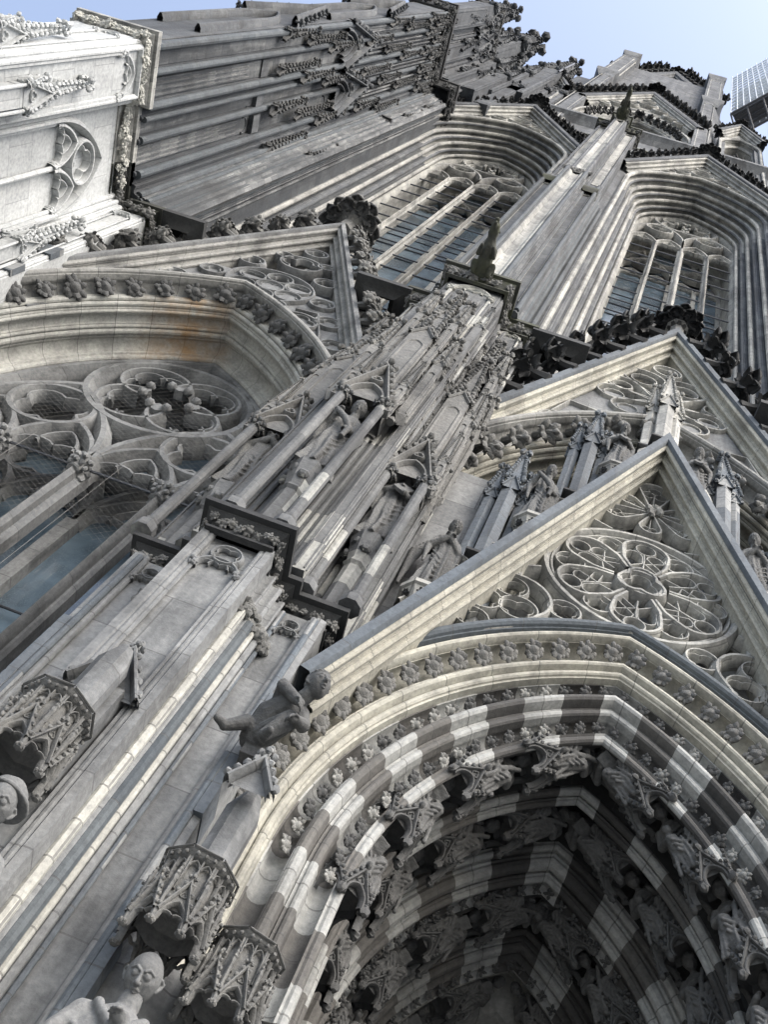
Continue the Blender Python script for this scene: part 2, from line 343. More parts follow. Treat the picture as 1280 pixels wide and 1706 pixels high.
# ---------------------------------------------------------------- carved ornament prototypes
def blade(mb, M, L, W, curl, th=0.07, n=7, lob=2.5, cup=0.5):
    rows = []; p = Vector((0, 0, 0)); ph = 0.0
    for i in range(n + 1):
        t = i / n; T = Vector((sin(ph), 0, cos(ph))); N = Vector((-cos(ph), 0, sin(ph)))
        w = W * max(0.06, sin(pi * (0.14 + 0.84 * t)) ** 0.8) * (1 + 0.3 * cos(2 * pi * lob * t))
        top = [(v, -cup * v * v + (0.12 if abs(v) == 0.5 else 0)) for v in (-1, -0.5, 0, 0.5, 1)]
        loop = [p + Vector((0, v * w, 0)) + N * (h * w) for v, h in top] + [p + Vector((0, v * w, 0)) + N * (h * w - th * (1 - 0.6 * t)) for v, h in reversed(top)]
        rows.append([M @ q for q in loop]); p = p + T * (L / n); ph += curl / n
    b = len(mb.v); mb.grid(rows, cu=True); mb.face([b + k for k in range(10)]); mb.face([b + n * 10 + k for k in range(10)])
RZ = lambda a: Matrix.Rotation(a, 4, 'Z')
RY = lambda a: Matrix.Rotation(a, 4, 'Y')
TR = lambda x, y, z: Matrix.Translation((x, y, z))
def mk_crocket(seed, big=False):
    r = random.Random(seed); mb = MB()
    mb.tube([(0, 0, -0.1), (0, 0, 0.25), (0.08, 0, 0.5), (0.2, 0, 0.66)], [0.16, 0.12, 0.11, 0.1], 7)
    for a, z, L, W, c in ((0, 0.5, 0.62, 0.27, 2.3), (0.95, 0.38, 0.6, 0.24, 2.0), (-0.95, 0.38, 0.6, 0.24, 2.0), (1.9, 0.3, 0.52, 0.22, 1.7), (-1.9, 0.3, 0.52, 0.22, 1.7), (3.1, 0.32, 0.5, 0.22, 1.5)):
        a += r.uniform(-0.2, 0.2); blade(mb, TR(0.06, 0, z + r.uniform(-0.05, 0.05)) @ RZ(a) @ RY(0.35), L * r.uniform(0.9, 1.2), W * r.uniform(0.9, 1.15), c * r.uniform(0.85, 1.1), 0.09)
    mb.ball((0.22, 0, 0.72), 0.14, 7, 5, 0.15, r)
    return mb
def mk_clump(seed, n=9):
    """knot of carved leaves, roughly a unit half-ball pushed out along +Z"""
    r = random.Random(seed); mb = MB(); mb.ball((0, 0, 0.05), (0.42, 0.42, 0.32), 8, 5, 0.15, r)
    for k in range(n):
        a = 2 * pi * k / n + r.uniform(-0.3, 0.3); blade(mb, TR(cos(a) * 0.12, sin(a) * 0.12, 0.05) @ RZ(a) @ RY(r.uniform(0.2, 0.7)), r.uniform(0.5, 0.75), r.uniform(0.16, 0.24), r.uniform(1.3, 2.6), 0.08, n=5)
    return mb
def mk_fleuron(seed):
    r = random.Random(seed); mb = MB(); mb.ball((0, 0, 0.25), (0.2, 0.2, 0.22), 6, 5, 0.1, r); mb.tube([(0, 0, -0.2), (0, 0, 0.2)], 0.13, 6)
    for k in range(4):
        a = pi / 4 + k * pi / 2
        mb.ball((cos(a) * 0.3, sin(a) * 0.3, 0.16), (0.2, 0.2, 0.13), 6, 4, 0.15, r); mb.ball((cos(a) * 0.45, sin(a) * 0.45, 0.28), 0.12, 6, 4, 0.15, r)
    return mb
def mk_bunch(seed):
    r = random.Random(seed); mb = MB(); src = [mk_clump(seed + 60 + i, 7).data() for i in range(2)]; mb.tube([(0, 0, -0.03), (0.05, 0, 0.2), (0.1, 0, 0.45)], [0.09, 0.12, 0.12], 7)
    for k in range(9):
        a = 2.4 * k; e = 0.2 + 1.2 * (k / 9.0); d = Vector((cos(a) * cos(e), sin(a) * cos(e), sin(e)))
        x = d.orthogonal().normalized(); y = d.cross(x); M = Matrix(((x.x, y.x, d.x, d.x * 0.26), (x.y, y.y, d.y, d.y * 0.26), (x.z, y.z, d.z, d.z * 0.3 + 0.2), (0, 0, 0, 1)))
        mb.copy_in(src[k % 2], M @ Matrix.Scale(r.uniform(0.36, 0.52), 4))
    return mb
CROCK = [mk_crocket(i) for i in range(3)]
BUNCH = [mk_bunch(i) for i in range(3)]
CLUMP = [mk_clump(20 + i, 10 + i % 2) for i in range(4)]
FLEUR = [mk_fleuron(40 + i) for i in range(2)]
CROCKD = [c.data() for c in CROCK]; CLUMPD = [c.data() for c in CLUMP]; FLEURD = [c.data() for c in FLEUR]
CMESH = {}
def proto(kind, i, mat):
    k = (kind, i, mat.name)
    if k not in CMESH: CMESH[k] = {'crocket': CROCK, 'clump': CLUMP, 'fleuron': FLEUR, 'bunch': BUNCH}[kind][i % 2].mesh('crocket' if kind == 'bunch' else kind, mat, 50)
    return CMESH[k]
def frame(p, up, front, s=1.0):
    """matrix whose local Z is up and local -Y looks along front"""
    z = Vector(up).normalized(); y = -Vector(front); y = (y - z * y.dot(z)).normalized(); x = y.cross(z)
    if not isinstance(s, (tuple, list)): s = (s, s, s)
    return Matrix(((x.x * s[0], y.x * s[1], z.x * s[2], p[0]), (x.y * s[0], y.y * s[1], z.y * s[2], p[1]), (x.z * s[0], y.z * s[1], z.z * s[2], p[2]), (0, 0, 0, 1)))
def knob(mb, p, r, rnd=RND): mb.ball(p, (r, r, r * 1.1), 6, 4, 0.22, rnd)
def capital(mb, x, y, z, r, h=None):
    """bell capital ringed with leaves"""
    h = h or r * 2.4; mb.lathe([(r * 0.95, z), (r * 1.15, z + h * 0.06), (r * 0.95, z + h * 0.12), (r * 1.15, z + h * 0.7), (r * 1.7, z + h * 0.92), (r * 1.75, z + h)], x, y, 8)
    for j, (zz, rr, n) in enumerate(((0.38, 1.35, 7), (0.75, 1.65, 8))):
        for k in range(n):
            a = 2 * pi * (k + 0.5 * j) / n; knob(mb, (x + cos(a) * r * rr, y + sin(a) * r * rr, z + h * zz), r * 0.5)
def shaft(mb, x, y, z0, z1, r, n=8, base=True, cap=True):
    mb.lathe([(r, z0), (r, z1)], x, y, n)
    if base: mb.lathe([(r * 1.9, z0 - 0.02), (r * 1.9, z0 + r * 1.6), (r * 1.4, z0 + r * 2.4), (r * 1.5, z0 + r * 2.9), (r, z0 + r * 3.6)], x, y, 8, pi / 8)
    if cap: capital(mb, x, y, z1 - r * 0.4, r)
def spire(mb, x, y, z0, w, h, n=4, step=None, ck=None, a0=pi / 4):
    """crocketed pyramid with a cross-flower on its tip"""
    R = w * 0.5 * (sqrt(2) if n == 4 else 1.08); mb.lathe([(R, z0), (R * 0.1, z0 + h)], x, y, n, a0)
    step = step or w * 0.55; ck = ck or w * 0.17; m = max(3, int(h / step))
    for i in range(m):
        t = (i + 0.5) / m
        for k in range(n):
            a = a0 + 2 * pi * k / n; rr = R * (1 - 0.9 * t) + ck * 0.5; knob(mb, (x + cos(a) * rr, y + sin(a) * rr, z0 + h * t), ck * (1.1 - 0.35 * t))
    z = z0 + h
    mb.lathe([(R * 0.1, z - 0.02), (R * 0.32, z + ck), (R * 0.12, z + ck * 1.6), (R * 0.1, z + ck * 5)], x, y, 6)
    for zz, q in ((1.2, 2.2), (3.6, 1.6)):
        for k in range(4):
            a = a0 + k * pi / 2; knob(mb, (x + cos(a) * ck * q, y + sin(a) * ck * q, z + ck * zz), ck * 1.05)
    knob(mb, (x, y, z + ck * 5.4), ck * 0.8)
def gablet(mb, ax, z0, a, h, y, w=0.05, d=0.12, ck=0.07, arch_in=True, fill=True, n=6, fin=True):
    """small steep gable facing local -Y, apex at z0 + h"""
    mb.bar([(ax - a, z0), (ax, z0 + h), (ax + a, z0)], w, y - d * 0.5, d)
    if fill:
        b = mb.pts([(ax - a, y + d * 0.2, z0), (ax + a, y + d * 0.2, z0), (ax, y + d * 0.2, z0 + h)])
        mb.face((b, b + 1, b + 2)); 
    if arch_in:
        mb.bar(foil(ax, z0 + h * 0.3, a * 0.36, 3), w * 0.5, y - d * 0.2, d * 0.5, True)
    L = sqrt(a * a + h * h)
    for s in (-1, 1):
        for i in range(n):
            t = (i + 0.5) / n; knob(mb, (ax + s * (a * (1 - t) + ck * 0.9), y - d * 0.2, z0 + h * t + ck * 0.4), ck)
    if fin:
        mb.tube([(ax, y, z0 + h - 0.02), (ax, y, z0 + h + ck * 4)], ck * 0.45, 6)
        for k in range(4): knob(mb, (ax + cos(k * pi / 2) * ck * 1.5, y + sin(k * pi / 2) * ck * 1.5, z0 + h + ck * 2.2), ck * 0.95)
        knob(mb, (ax, y, z0 + h + ck * 4.2), ck * 0.9)
def pinnacle(mb, x, y, z0, w, hs, hp, ck=None, gab=True):
    mb.prism([(x - w / 2, y - w / 2), (x + w / 2, y - w / 2), (x + w / 2, y + w / 2), (x - w / 2, y + w / 2)], z0, z0 + hs)
    M0 = mb.M
    for k in range(4):
        mb.M = M0 @ TR(x, y, 0) @ RZ(k * pi / 2)
        q = w * 0.36
        mb.bar([(-q, z0 + w * 0.3)] + pointed(0, z0 + hs * 0.78, q, w * 0.55, n=5) + [(q, z0 + w * 0.3)], w * 0.07, -w * 0.5 - 0.02, 0.04)
        if gab: gablet(mb, 0, z0 + hs - w * 0.12, w * 0.52, w * 1.15, -w * 0.5 - 0.01, w * 0.08, w * 0.16, (ck or w * 0.15) * 0.8, False, True, 3, True)
    mb.M = M0
    spire(mb, x, y, z0 + hs - w * 0.05, w * 0.82, hp, ck=ck)
def trefoil_light(mb, ax, zs, a, h, w, y0, d, zb=None, foils=True, n=8):
    """one lancet head: pointed bar with cusps inside"""
    mb.bar(pointed(ax, zs, a, h, zb, n), w, y0, d)
    if foils:
        q = a - w * 0.6; hh = h * 0.86
        c1 = arc(ax - q * 0.42, zs + hh * 0.18, q * 0.58, 200, 42, 7); top = pointed(ax, zs + hh * 0.42, q * 0.5, hh * 0.52, None, 5)
        mb.bar(c1, w * 0.5, y0 + d * 0.25, d * 0.6); mb.bar([(2 * ax - x, z) for x, z in c1], w * 0.5, y0 + d * 0.25, d * 0.6); mb.bar(top, w * 0.5, y0 + d * 0.25, d * 0.6)
def quatre(mb, cx, cz, r, w, y0, d, n=4, rot=45, k=0.5):
    mb.bar(circ(cx, cz, r, 28), w, y0, d, True); mb.bar(foil(cx, cz, r - w * 0.6, n, rot, k), w * 0.55, y0 + d * 0.22, d * 0.62, True)
def blind_panel(mb, x0, x1, z0, z1, y, d=0.14, fw=0.06, quat=True, caps=True):
    """sunk panel closed by a trefoil arch under a quatrefoil, colonnettes at the sides (faces local -Y, plane y)"""
    a = (x1 - x0) / 2; ax = (x0 + x1) / 2
    zt = z1 - fw; qr = a * 0.62; zq = zt - qr - 0.01 if quat else zt
    zs = (zq - qr - a * 0.62) if quat else zt - a * 1.25
    trefoil_light(mb, ax, zs, a * 0.9, a * (0.85 if quat else 1.2), a * 0.11, y + 0.02, d * 0.8)
    if quat: quatre(mb, ax, zq, qr, a * 0.1, y + 0.02, d * 0.8)
    for s in (-1, 1):
        shaft(mb, ax + s * a * 0.9, y + d * 0.45, z0, zs, a * 0.09, 6, False, False)
        if caps:
            for q in range(10): knob(mb, (ax + s * a * 0.9 + RND.uniform(-1, 1) * a * 0.13, y + d * 0.2 + RND.uniform(-0.02, 0.02), zs + RND.uniform(-0.12, 0.12) * a * 2), a * 0.11)
def canopy(mb, r, h, n=8, vis=(0, 1, 2, 3, 4, 5, 6, 7), top=True, drum=0.45):
    """octagonal baldachin hung over a statue; origin at the centre of its underside"""
    ap = r * cos(pi / n); hw = r * sin(pi / n); M0 = mb.M; w = hw * 0.17
    for k in vis:
        mb.M = M0 @ RZ(2 * pi * k / n)
        mb.bar([(-hw * 0.92, 0)] + pointed(0, h * 0.12, hw * 0.8, h * 0.32, n=6) + [(hw * 0.92, 0)], w, -ap - w * 0.3, w * 2.2)
        c1 = arc(-hw * 0.36, h * 0.13, hw * 0.44, 190, 40, 5); mb.bar(c1, w * 0.55, -ap, w * 1.4); mb.bar([(-x, z) for x, z in c1], w * 0.55, -ap, w * 1.4)
        gablet(mb, 0, h * 0.16, hw * 0.95, h * 0.62, -ap - w * 0.7, w * 0.75, w * 2, hw * 0.15, False, False, 4)
        P = pointed(0, h * 0.12, hw * 0.8, h * 0.32, n=6)
        mb.grid([[(x, -ap + w * 0.4, z) for x, z in P], [(x, -ap + w * 0.4, max(z + 0.01, h * 0.16 + h * 0.6 * (1 - abs(x) / hw))) for x, z in P]])
        mb.bar(foil(0, h * 0.55, hw * 0.22, 3), w * 0.4, -ap - w * 0.1, w, True)
    for k in range(n):
        a = 2 * pi * (k + 0.5) / n - pi / 2; mb.M = M0 @ TR(cos(a) * r, sin(a) * r, 0)
        if True:
            mb.lathe([(hw * 0.05, -hw * 0.3), (hw * 0.24, -hw * 0.22), (hw * 0.3, 0), (hw * 0.16, hw * 0.1), (hw * 0.14, h * 0.72), (hw * 0.2, h * 0.75), (hw * 0.02, h * 1.02)], 0, 0, 6)
            for q in range(6): knob(mb, (cos(q) * hw * 0.24, sin(q) * hw * 0.24, -hw * 0.05), hw * 0.13)
            for q in range(3): knob(mb, (0, 0, h * (0.82 + 0.09 * q)), hw * (0.2 - 0.04 * q))
    mb.M = M0
    mb.lathe([(ap * 0.1, h * 0.72), (ap * 0.82, h * 0.6), (ap * 0.88, h * 0.34), (ap * 0.93, h * 0.5), (ap * 0.8, h * (0.8 + drum)), (ap * 1.04, h * (0.86 + drum)), (ap * 1.08, h * (0.92 + drum)), (ap * 0.9, h * (0.95 + drum))] if top else [(ap * 0.1, h * 0.65), (ap * 0.82, h * 0.55), (ap * 0.88, h * 0.34), (ap * 0.93, h * 0.6), (ap * 0.5, h * 0.75)], 0, 0, n, pi / n - pi / 2)
    if top:
        for k in vis:
            mb.M = M0 @ RZ(2 * pi * k / n); z0, z1 = h * 0.62, h * (0.8 + drum); q = hw * 0.8
            for s in (-1, 0, 1): mb.bar([(s * q, z0), (s * q, z1)], w * 0.5, -ap * 0.9 - w * 0.4, w * 1.6)
            for s in (-0.5, 0.5): mb.bar(pointed(s * q, z1 - q * 0.9, q * 0.42, q * 0.7, None, 5), w * 0.4, -ap * 0.9 - w * 0.2, w * 1.2)
            for s in (-0.6, 0, 0.6): knob(mb, (s * hw, -ap * 1.02, h * (0.84 + drum)), hw * 0.14)
            mb.bar([(-hw, h * (0.93 + drum)), (hw, h * (0.93 + drum))], w * 0.5, -ap * 1.09, w)
        mb.M = M0
def frieze(mb, p0, p1, y_out, n, s, z, front):
    n = int(n * 1.5)
    """row of carved leaves from plan point p0 to p1"""
    for i in range(n):
        t = (i + 0.5) / n; x = p0[0] + (p1[0] - p0[0]) * t; y = p0[1] + (p1[1] - p0[1]) * t
        mb.copy_in(CLUMPD[RND.randrange(4)], frame((x + RND.uniform(-0.3, 0.3) * s, y + RND.uniform(-0.3, 0.3) * s, z + RND.uniform(-0.5, 0.5) * s), (front[0] + RND.uniform(-0.5, 0.5), front[1] + RND.uniform(-0.5, 0.5), RND.uniform(-0.9, -0.2)), (-front[1], front[0], RND.uniform(-1, 1)), s * RND.uniform(0.8, 1.35)))
# ---------------------------------------------------------------- figures
def head(mb, c, s, M=None, n=26, mouth=0.0, hair=None, ears=True, beard=0.0):
    """face towards local -Y; s = crown to chin"""
    M = M or Matrix.Identity(4); rows = []; C_ = Vector(c)
    G = [(0.40, 0.10, 0.24, 0.13, -0.15), (-0.40, 0.10, 0.24, 0.13, -0.15), (0, -0.47, 0.3 - mouth * 0.5, 0.03 + mouth * 0.9, -0.05 - mouth * 2.2), (0, -0.66, 0.22, 0.06, -0.05),
         (0, -0.85, 0.3, 0.15, 0.05 + beard), (0.75, -0.12, 0.22, 0.16, 0.05), (-0.75, -0.12, 0.22, 0.16, 0.05), (0.42, -0.42, 0.12, 0.2, -0.05), (-0.42, -0.42, 0.12, 0.2, -0.05), (0.0, 0.5, 0.6, 0.2, 0.03)]
    def pt(az, el, q):
        lo = max(0.0, -el); rx = 0.37 * (1 - 0.2 * lo); ry = 0.44 * (1 - 0.05 * lo if abs(az) < 1.6 else 1 - 0.3 * lo)
        return C_ + M @ Vector((sin(az) * cos(el) * rx * q * s, -cos(az) * cos(el) * ry * q * s, sin(el) * 0.52 * q * s))
    for i in range(n + 1):
        el = pi / 2 - pi * min(max(i / n, 0.01), 0.99); row = []
        for k in range(2 * n):
            az = -pi + 2 * pi * k / (2 * n); q = 1.0
            for a0, e0, sa, se, am in G:
                u = (az - a0) / sa; v = (el - e0) / se
                if abs(u) < 3 and abs(v) < 3: q += am * math.exp(-u * u - v * v)
            if hair and (el > hair[0] or abs(az) > hair[1]) and el > hair[2]: q *= 1.10 + 0.04 * sin(az * 14 + el * 5)
            row.append(pt(az, el, q))
        rows.append(row)
    b = len(mb.v); mb.grid(rows, cu=True); mb.face([b + k for k in range(2 * n)]); mb.face([b + n * 2 * n + k for k in range(2 * n)])
    mb.limb([pt(0, 0.2, 0.98), pt(0, 0.0, 1.07), pt(0, -0.17, 1.2)], [0.034 * s, 0.036 * s, 0.06 * s], 8)
    mb.limb([pt(-0.3, -0.49, 0.99), pt(-0.1, -0.41, 1.06), pt(0.1, -0.41, 1.06), pt(0.3, -0.49, 0.99)], [0.018 * s, 0.03 * s, 0.03 * s, 0.018 * s], 8)
    mb.limb([pt(-0.24, -0.54 - mouth, 0.99), pt(0, -0.56 - mouth, 1.06), pt(0.24, -0.54 - mouth, 0.99)], [0.02 * s, 0.036 * s, 0.02 * s], 8)
    for w in (-1, 1):
        mb.ball(pt(w * 0.12, -0.22, 1.07), 0.042 * s, 8, 6); mb.ball(pt(w * 0.39, 0.09, 0.9), 0.085 * s, 12, 8)
        mb.limb([pt(w * 0.14, 0.24, 1.02), pt(w * 0.4, 0.33, 1.03), pt(w * 0.75, 0.22, 0.99)], [0.03 * s, 0.034 * s, 0.022 * s], 8)
        mb.limb([pt(w * 0.18, 0.08, 0.98), pt(w * 0.3, 0.165, 1.02), pt(w * 0.48, 0.165, 1.01), pt(w * 0.62, 0.06, 0.95)], [0.014 * s, 0.02 * s, 0.02 * s, 0.014 * s], 8)
        mb.limb([pt(w * 0.2, 0.04, 0.98), pt(w * 0.38, -0.0, 1.0), pt(w * 0.6, 0.03, 0.95)], [0.012 * s, 0.017 * s, 0.012 * s], 8)
        if ears: mb.limb([pt(w * 1.5, 0.2, 1.02), pt(w * 1.68, 0.08, 1.1), pt(w * 1.6, -0.1, 1.06), pt(w * 1.45, -0.26, 1.0)], [0.04 * s, 0.055 * s, 0.05 * s, 0.04 * s], 8)
def robe(mb, levels, folds=11, amp=0.06, seed=0, n=48, M=None, yo=0.0):
    """levels: (z, rx, ry, cx, cy); folds deepen downwards"""
    M = M or Matrix.Identity(4); rows = []; z0 = levels[0][0]; z1 = levels[-1][0]
    K = 22
    for i in range(K + 1):
        z = z0 + (z1 - z0) * i / K; j = 0
        while j < len(levels) - 2 and z > levels[j + 1][0]: j += 1
        A, B = levels[j], levels[j + 1]; t = min(1, max(0, (z - A[0]) / (B[0] - A[0]))); t = t * t * (3 - 2 * t)
        rx, ry, cx, cy = (A[q] + (B[q] - A[q]) * t for q in (1, 2, 3, 4)); row = []
        am = amp * (1 - (z - z0) / (z1 - z0)) ** 0.7
        for k in range(n):
            a = 2 * pi * k / n; f = 1 + am * (sin(folds * a + seed + 1.3 * sin(3 * z + seed)) + 0.6 * sin((folds * 2 - 3) * a + 2.1 * seed + 2 * z))
            row.append(M @ Vector((cx + rx * f * cos(a), cy + ry * f * sin(a), z)))
        rows.append(row)
    b = len(mb.v); mb.grid(rows, cu=True); mb.face([b + k for k in range(n)]); mb.face([b + K * n + k for k in range(n)])
def hand(mb, p, d, s=1.0, side=1):
    """palm and five curled fingers"""
    d = Vector(d).normalized(); u = Vector((0, 0, 1)); x = d.cross(u).normalized(); u = x.cross(d); p = Vector(p)
    mb.limb([p, p + d * 0.07 * s], [0.045 * s, 0.05 * s], 8)
    for k in range(4):
        o = p + d * 0.08 * s + x * (k - 1.5) * 0.026 * s; l = (0.075, 0.085, 0.08, 0.062)[k] * s
        mb.limb([o, o + d * l * 0.6 - u * 0.01 * s, o + d * l * 0.85 - u * 0.045 * s], [0.015 * s, 0.014 * s, 0.011 * s], 6)
    o = p + d * 0.03 * s + x * side * 0.05 * s; mb.limb([o, o + d * 0.05 * s + x * side * 0.025 * s, o + d * 0.08 * s - u * 0.02 * s], [0.017 * s, 0.015 * s, 0.012 * s], 6)
def standing(seed, wings=False, pose='book', hd=18, voxel=0.012, name='statue_body', mat=None, tilt=0.0):
    r = random.Random(seed); mb = MB(); sw = 0.05 * r.choice((-1, 1))
    robe(mb, [(0, 0.33, 0.27, 0, 0), (0.35, 0.28, 0.24, 0, 0), (0.95, 0.25, 0.21, sw, -0.01), (1.25, 0.215, 0.17, sw, -0.02), (1.5, 0.25, 0.18, sw * 0.6, -0.02), (1.74, 0.27, 0.15, 0, -0.03), (1.84, 0.15, 0.11, 0, -0.05), (1.9, 0.08, 0.08, 0, -0.06)], 8, 0.15, seed, 64)
    mb.limb([(0, -0.05, 1.75), (0, -0.13, 1.94)], [0.1, 0.08])
    head(mb, (0, -0.17, 2.06), 0.34, Matrix.Rotation(0.3 * r.uniform(-1, 1), 4, 'Z') @ Matrix.Rotation(0.18 + tilt, 4, 'X'), 22, 0, (0.42, 1.2, -0.5), False)
    if pose == 'book':
        A = [((-1), (-0.33, -0.06, 1.34), (-0.1, -0.24, 1.42)), (1, (0.33, -0.06, 1.32), (0.14, -0.25, 1.28))]
        mb.M = TR(0.02, -0.28, 1.4) @ Matrix.Rotation(0.4, 4, 'Y') @ Matrix.Rotation(-0.3, 4, 'X'); mb.box(-0.13, 0.13, -0.035, 0.035, -0.18, 0.18); mb.M = Matrix()
    elif pose == 'pray': A = [(-1, (-0.32, -0.06, 1.36), (-0.03, -0.27, 1.54)), (1, (0.32, -0.06, 1.36), (0.03, -0.27, 1.54))]
    elif pose == 'scroll':
        A = [(-1, (-0.35, -0.04, 1.38), (-0.24, -0.25, 1.56)), (1, (0.33, -0.06, 1.3), (0.12, -0.24, 1.2))]
        mb.tube([(-0.28, -0.3, 1.62), (-0.05, -0.32, 1.42), (0.12, -0.3, 1.18), (0.1, -0.28, 0.9)], [0.05, 0.06, 0.06, 0.05], 8)
    for s, e, h in A:
        mb.limb([(s * 0.21, -0.02, 1.68), e, h], [0.1, 0.09, 0.06]); hand(mb, h, Vector(h) - Vector(e), 1.0, s)
        mb.limb([e, (e[0] * 0.9, e[1] - 0.03, e[2] - 0.5)], [0.08, 0.03])
    # mantle thrown diagonally across the body
    for k in range(5): mb.limb([(-0.2 + 0.02 * k, -0.13, 1.2 - 0.13 * k), (0.0, -0.215 - 0.01 * k, 0.92 - 0.16 * k), (0.24, -0.12, 1.18 - 0.15 * k)], [0.022, 0.03, 0.02], 8)
    if wings:
        for s in (-1, 1):
            for k in range(5): mb.limb([(s * 0.12, 0.14, 1.6), (s * (0.36 + 0.05 * k), 0.2, 1.8 - 0.1 * k), (s * (0.46 + 0.02 * k), 0.18, 1.15 - 0.2 * k)], [0.05, 0.08, 0.04], 8)
    return remesh(mb, name, mat or FIG, voxel, 1, 0.01, 8)
def seated(seed, mat, voxel=0.011, name='seated_figure'):
    """seated robed figure about 0.85 high on a bench; faces -Y"""
    r = random.Random(seed); mb = MB()
    robe(mb, [(0.28, 0.19, 0.15, 0, 0.05), (0.45, 0.15, 0.12, 0, 0.05), (0.62, 0.17, 0.115, 0, 0.04), (0.70, 0.12, 0.09, 0, 0.03), (0.74, 0.05, 0.05, 0, 0.02)], 8, 0.05, seed)
    robe(mb, [(-0.14, 0.22, 0.14, 0, -0.17), (0.1, 0.2, 0.13, 0, -0.18), (0.28, 0.2, 0.14, 0, -0.12), (0.36, 0.17, 0.14, 0, -0.04)], 7, 0.26, seed + 1, 60)
    for s in (-1, 1):
        mb.limb([(s * 0.1, 0.05, 0.32), (s * 0.13, -0.25, 0.33), (s * 0.12, -0.23, -0.05)], [0.1, 0.09, 0.08])
        mb.limb([(s * 0.09, -0.22, -0.1), (s * 0.1, -0.33, -0.12)], [0.045, 0.035])
        e = (s * 0.23, -0.02 + 0.05 * r.uniform(-1, 1), 0.45); h = (s * r.uniform(0.02, 0.14), -0.2, 0.5 + r.uniform(-0.1, 0.12))
        mb.limb([(s * 0.16, 0.03, 0.63), e, h], [0.06, 0.06, 0.045]); hand(mb, h, Vector(h) - Vector(e), 0.55, s)
    if seed % 3 == 0: mb.M = TR(0, -0.24, 0.47) @ Matrix.Rotation(0.5, 4, 'X'); mb.box(-0.1, 0.1, -0.02, 0.02, -0.12, 0.12); mb.M = Matrix()
    elif seed % 3 == 1: mb.tube([(0.12, -0.22, 0.62), (0.05, -0.26, 0.45), (0.0, -0.3, 0.25), (0.08, -0.3, 0.1)], [0.03, 0.04, 0.04, 0.03], 7)
    else: mb.ball((-0.1, -0.2, 0.5), 0.07)
    mb.limb([(0, 0.02, 0.7), (0, 0.0, 0.79)], [0.05, 0.045]); head(mb, (0, -0.05, 0.87), 0.24, Matrix.Rotation(r.uniform(-0.4, 0.4), 4, 'Z') @ Matrix.Rotation(r.uniform(0.0, 0.4), 4, 'X'), 18, 0, (0.4, 1.15, -0.6), False, 0.12 * r.random())
    for k in range(9):
        x = -0.2 + 0.05 * k + r.uniform(-0.015, 0.015); mb.limb([(x, -0.3 + abs(x) * 0.5, 0.3), (x * 1.15 + r.uniform(-0.03, 0.03), -0.35 + abs(x) * 0.4, 0.08), (x * 1.35 + r.uniform(-0.04, 0.04), -0.36 + abs(x) * 0.35, -0.15)], [0.014, 0.024, 0.03], 7)
    for k in range(3): mb.limb([(-0.14, -0.33, 0.3 - 0.08 * k), (0, -0.30, 0.18 - 0.1 * k), (0.14, -0.33, 0.3 - 0.08 * k)], [0.022, 0.026, 0.022], 7)
    for k in range(4): mb.limb([(-0.15, 0.0, 0.62 - 0.06 * k), (0.0, -0.12, 0.5 - 0.07 * k), (0.14, -0.03, 0.58 - 0.06 * k)], [0.016, 0.02, 0.016], 7)
    mb.box(-0.22, 0.22, -0.06, 0.16, -0.1, 0.26); mb.box(-0.17, 0.17, 0.08, 0.16, 0.2, 0.62)
    return remesh(mb, name, mat, voxel, 1, 0.008, 14)
def gargoyle_mesh(mat):
    """dog-like water spout stretched out along -Y from a block at the origin"""
    mb = MB(); mb.box(-0.16, 0.16, -0.12, 0.2, -0.16, 0.1)
    mb.limb([(0, 0.05, 0.02), (0, -0.3, 0.0), (0, -0.62, 0.04), (0, -0.85, 0.1)], [0.19, 0.17, 0.16, 0.1])
    mb.limb([(0, -0.82, 0.08), (0, -0.98, 0.13), (0, -1.1, 0.12)], [0.1, 0.12, 0.105]); mb.limb([(0, -1.12, 0.15), (0, -1.24, 0.13)], [0.075, 0.06]); mb.limb([(0, -1.1, 0.05), (0, -1.2, 0.02)], [0.05, 0.045])
    for s in (-1, 1):
        mb.limb([(s * 0.15, -0.05, 0.0), (s * 0.2, -0.3, -0.08), (s * 0.17, -0.1, -0.19)], [0.11, 0.085, 0.05]); mb.limb([(s * 0.13, -0.6, 0.02), (s * 0.17, -0.5, -0.14), (s * 0.13, -0.72, -0.2)], [0.085, 0.055, 0.045])
        mb.limb([(s * 0.07, -1.0, 0.22), (s * 0.11, -0.95, 0.31)], [0.045, 0.02]); mb.ball((s * 0.06, -1.13, 0.2), 0.03)
    return remesh(mb, 'gargoyle', mat, 0.018, 3, 0.012, 12)

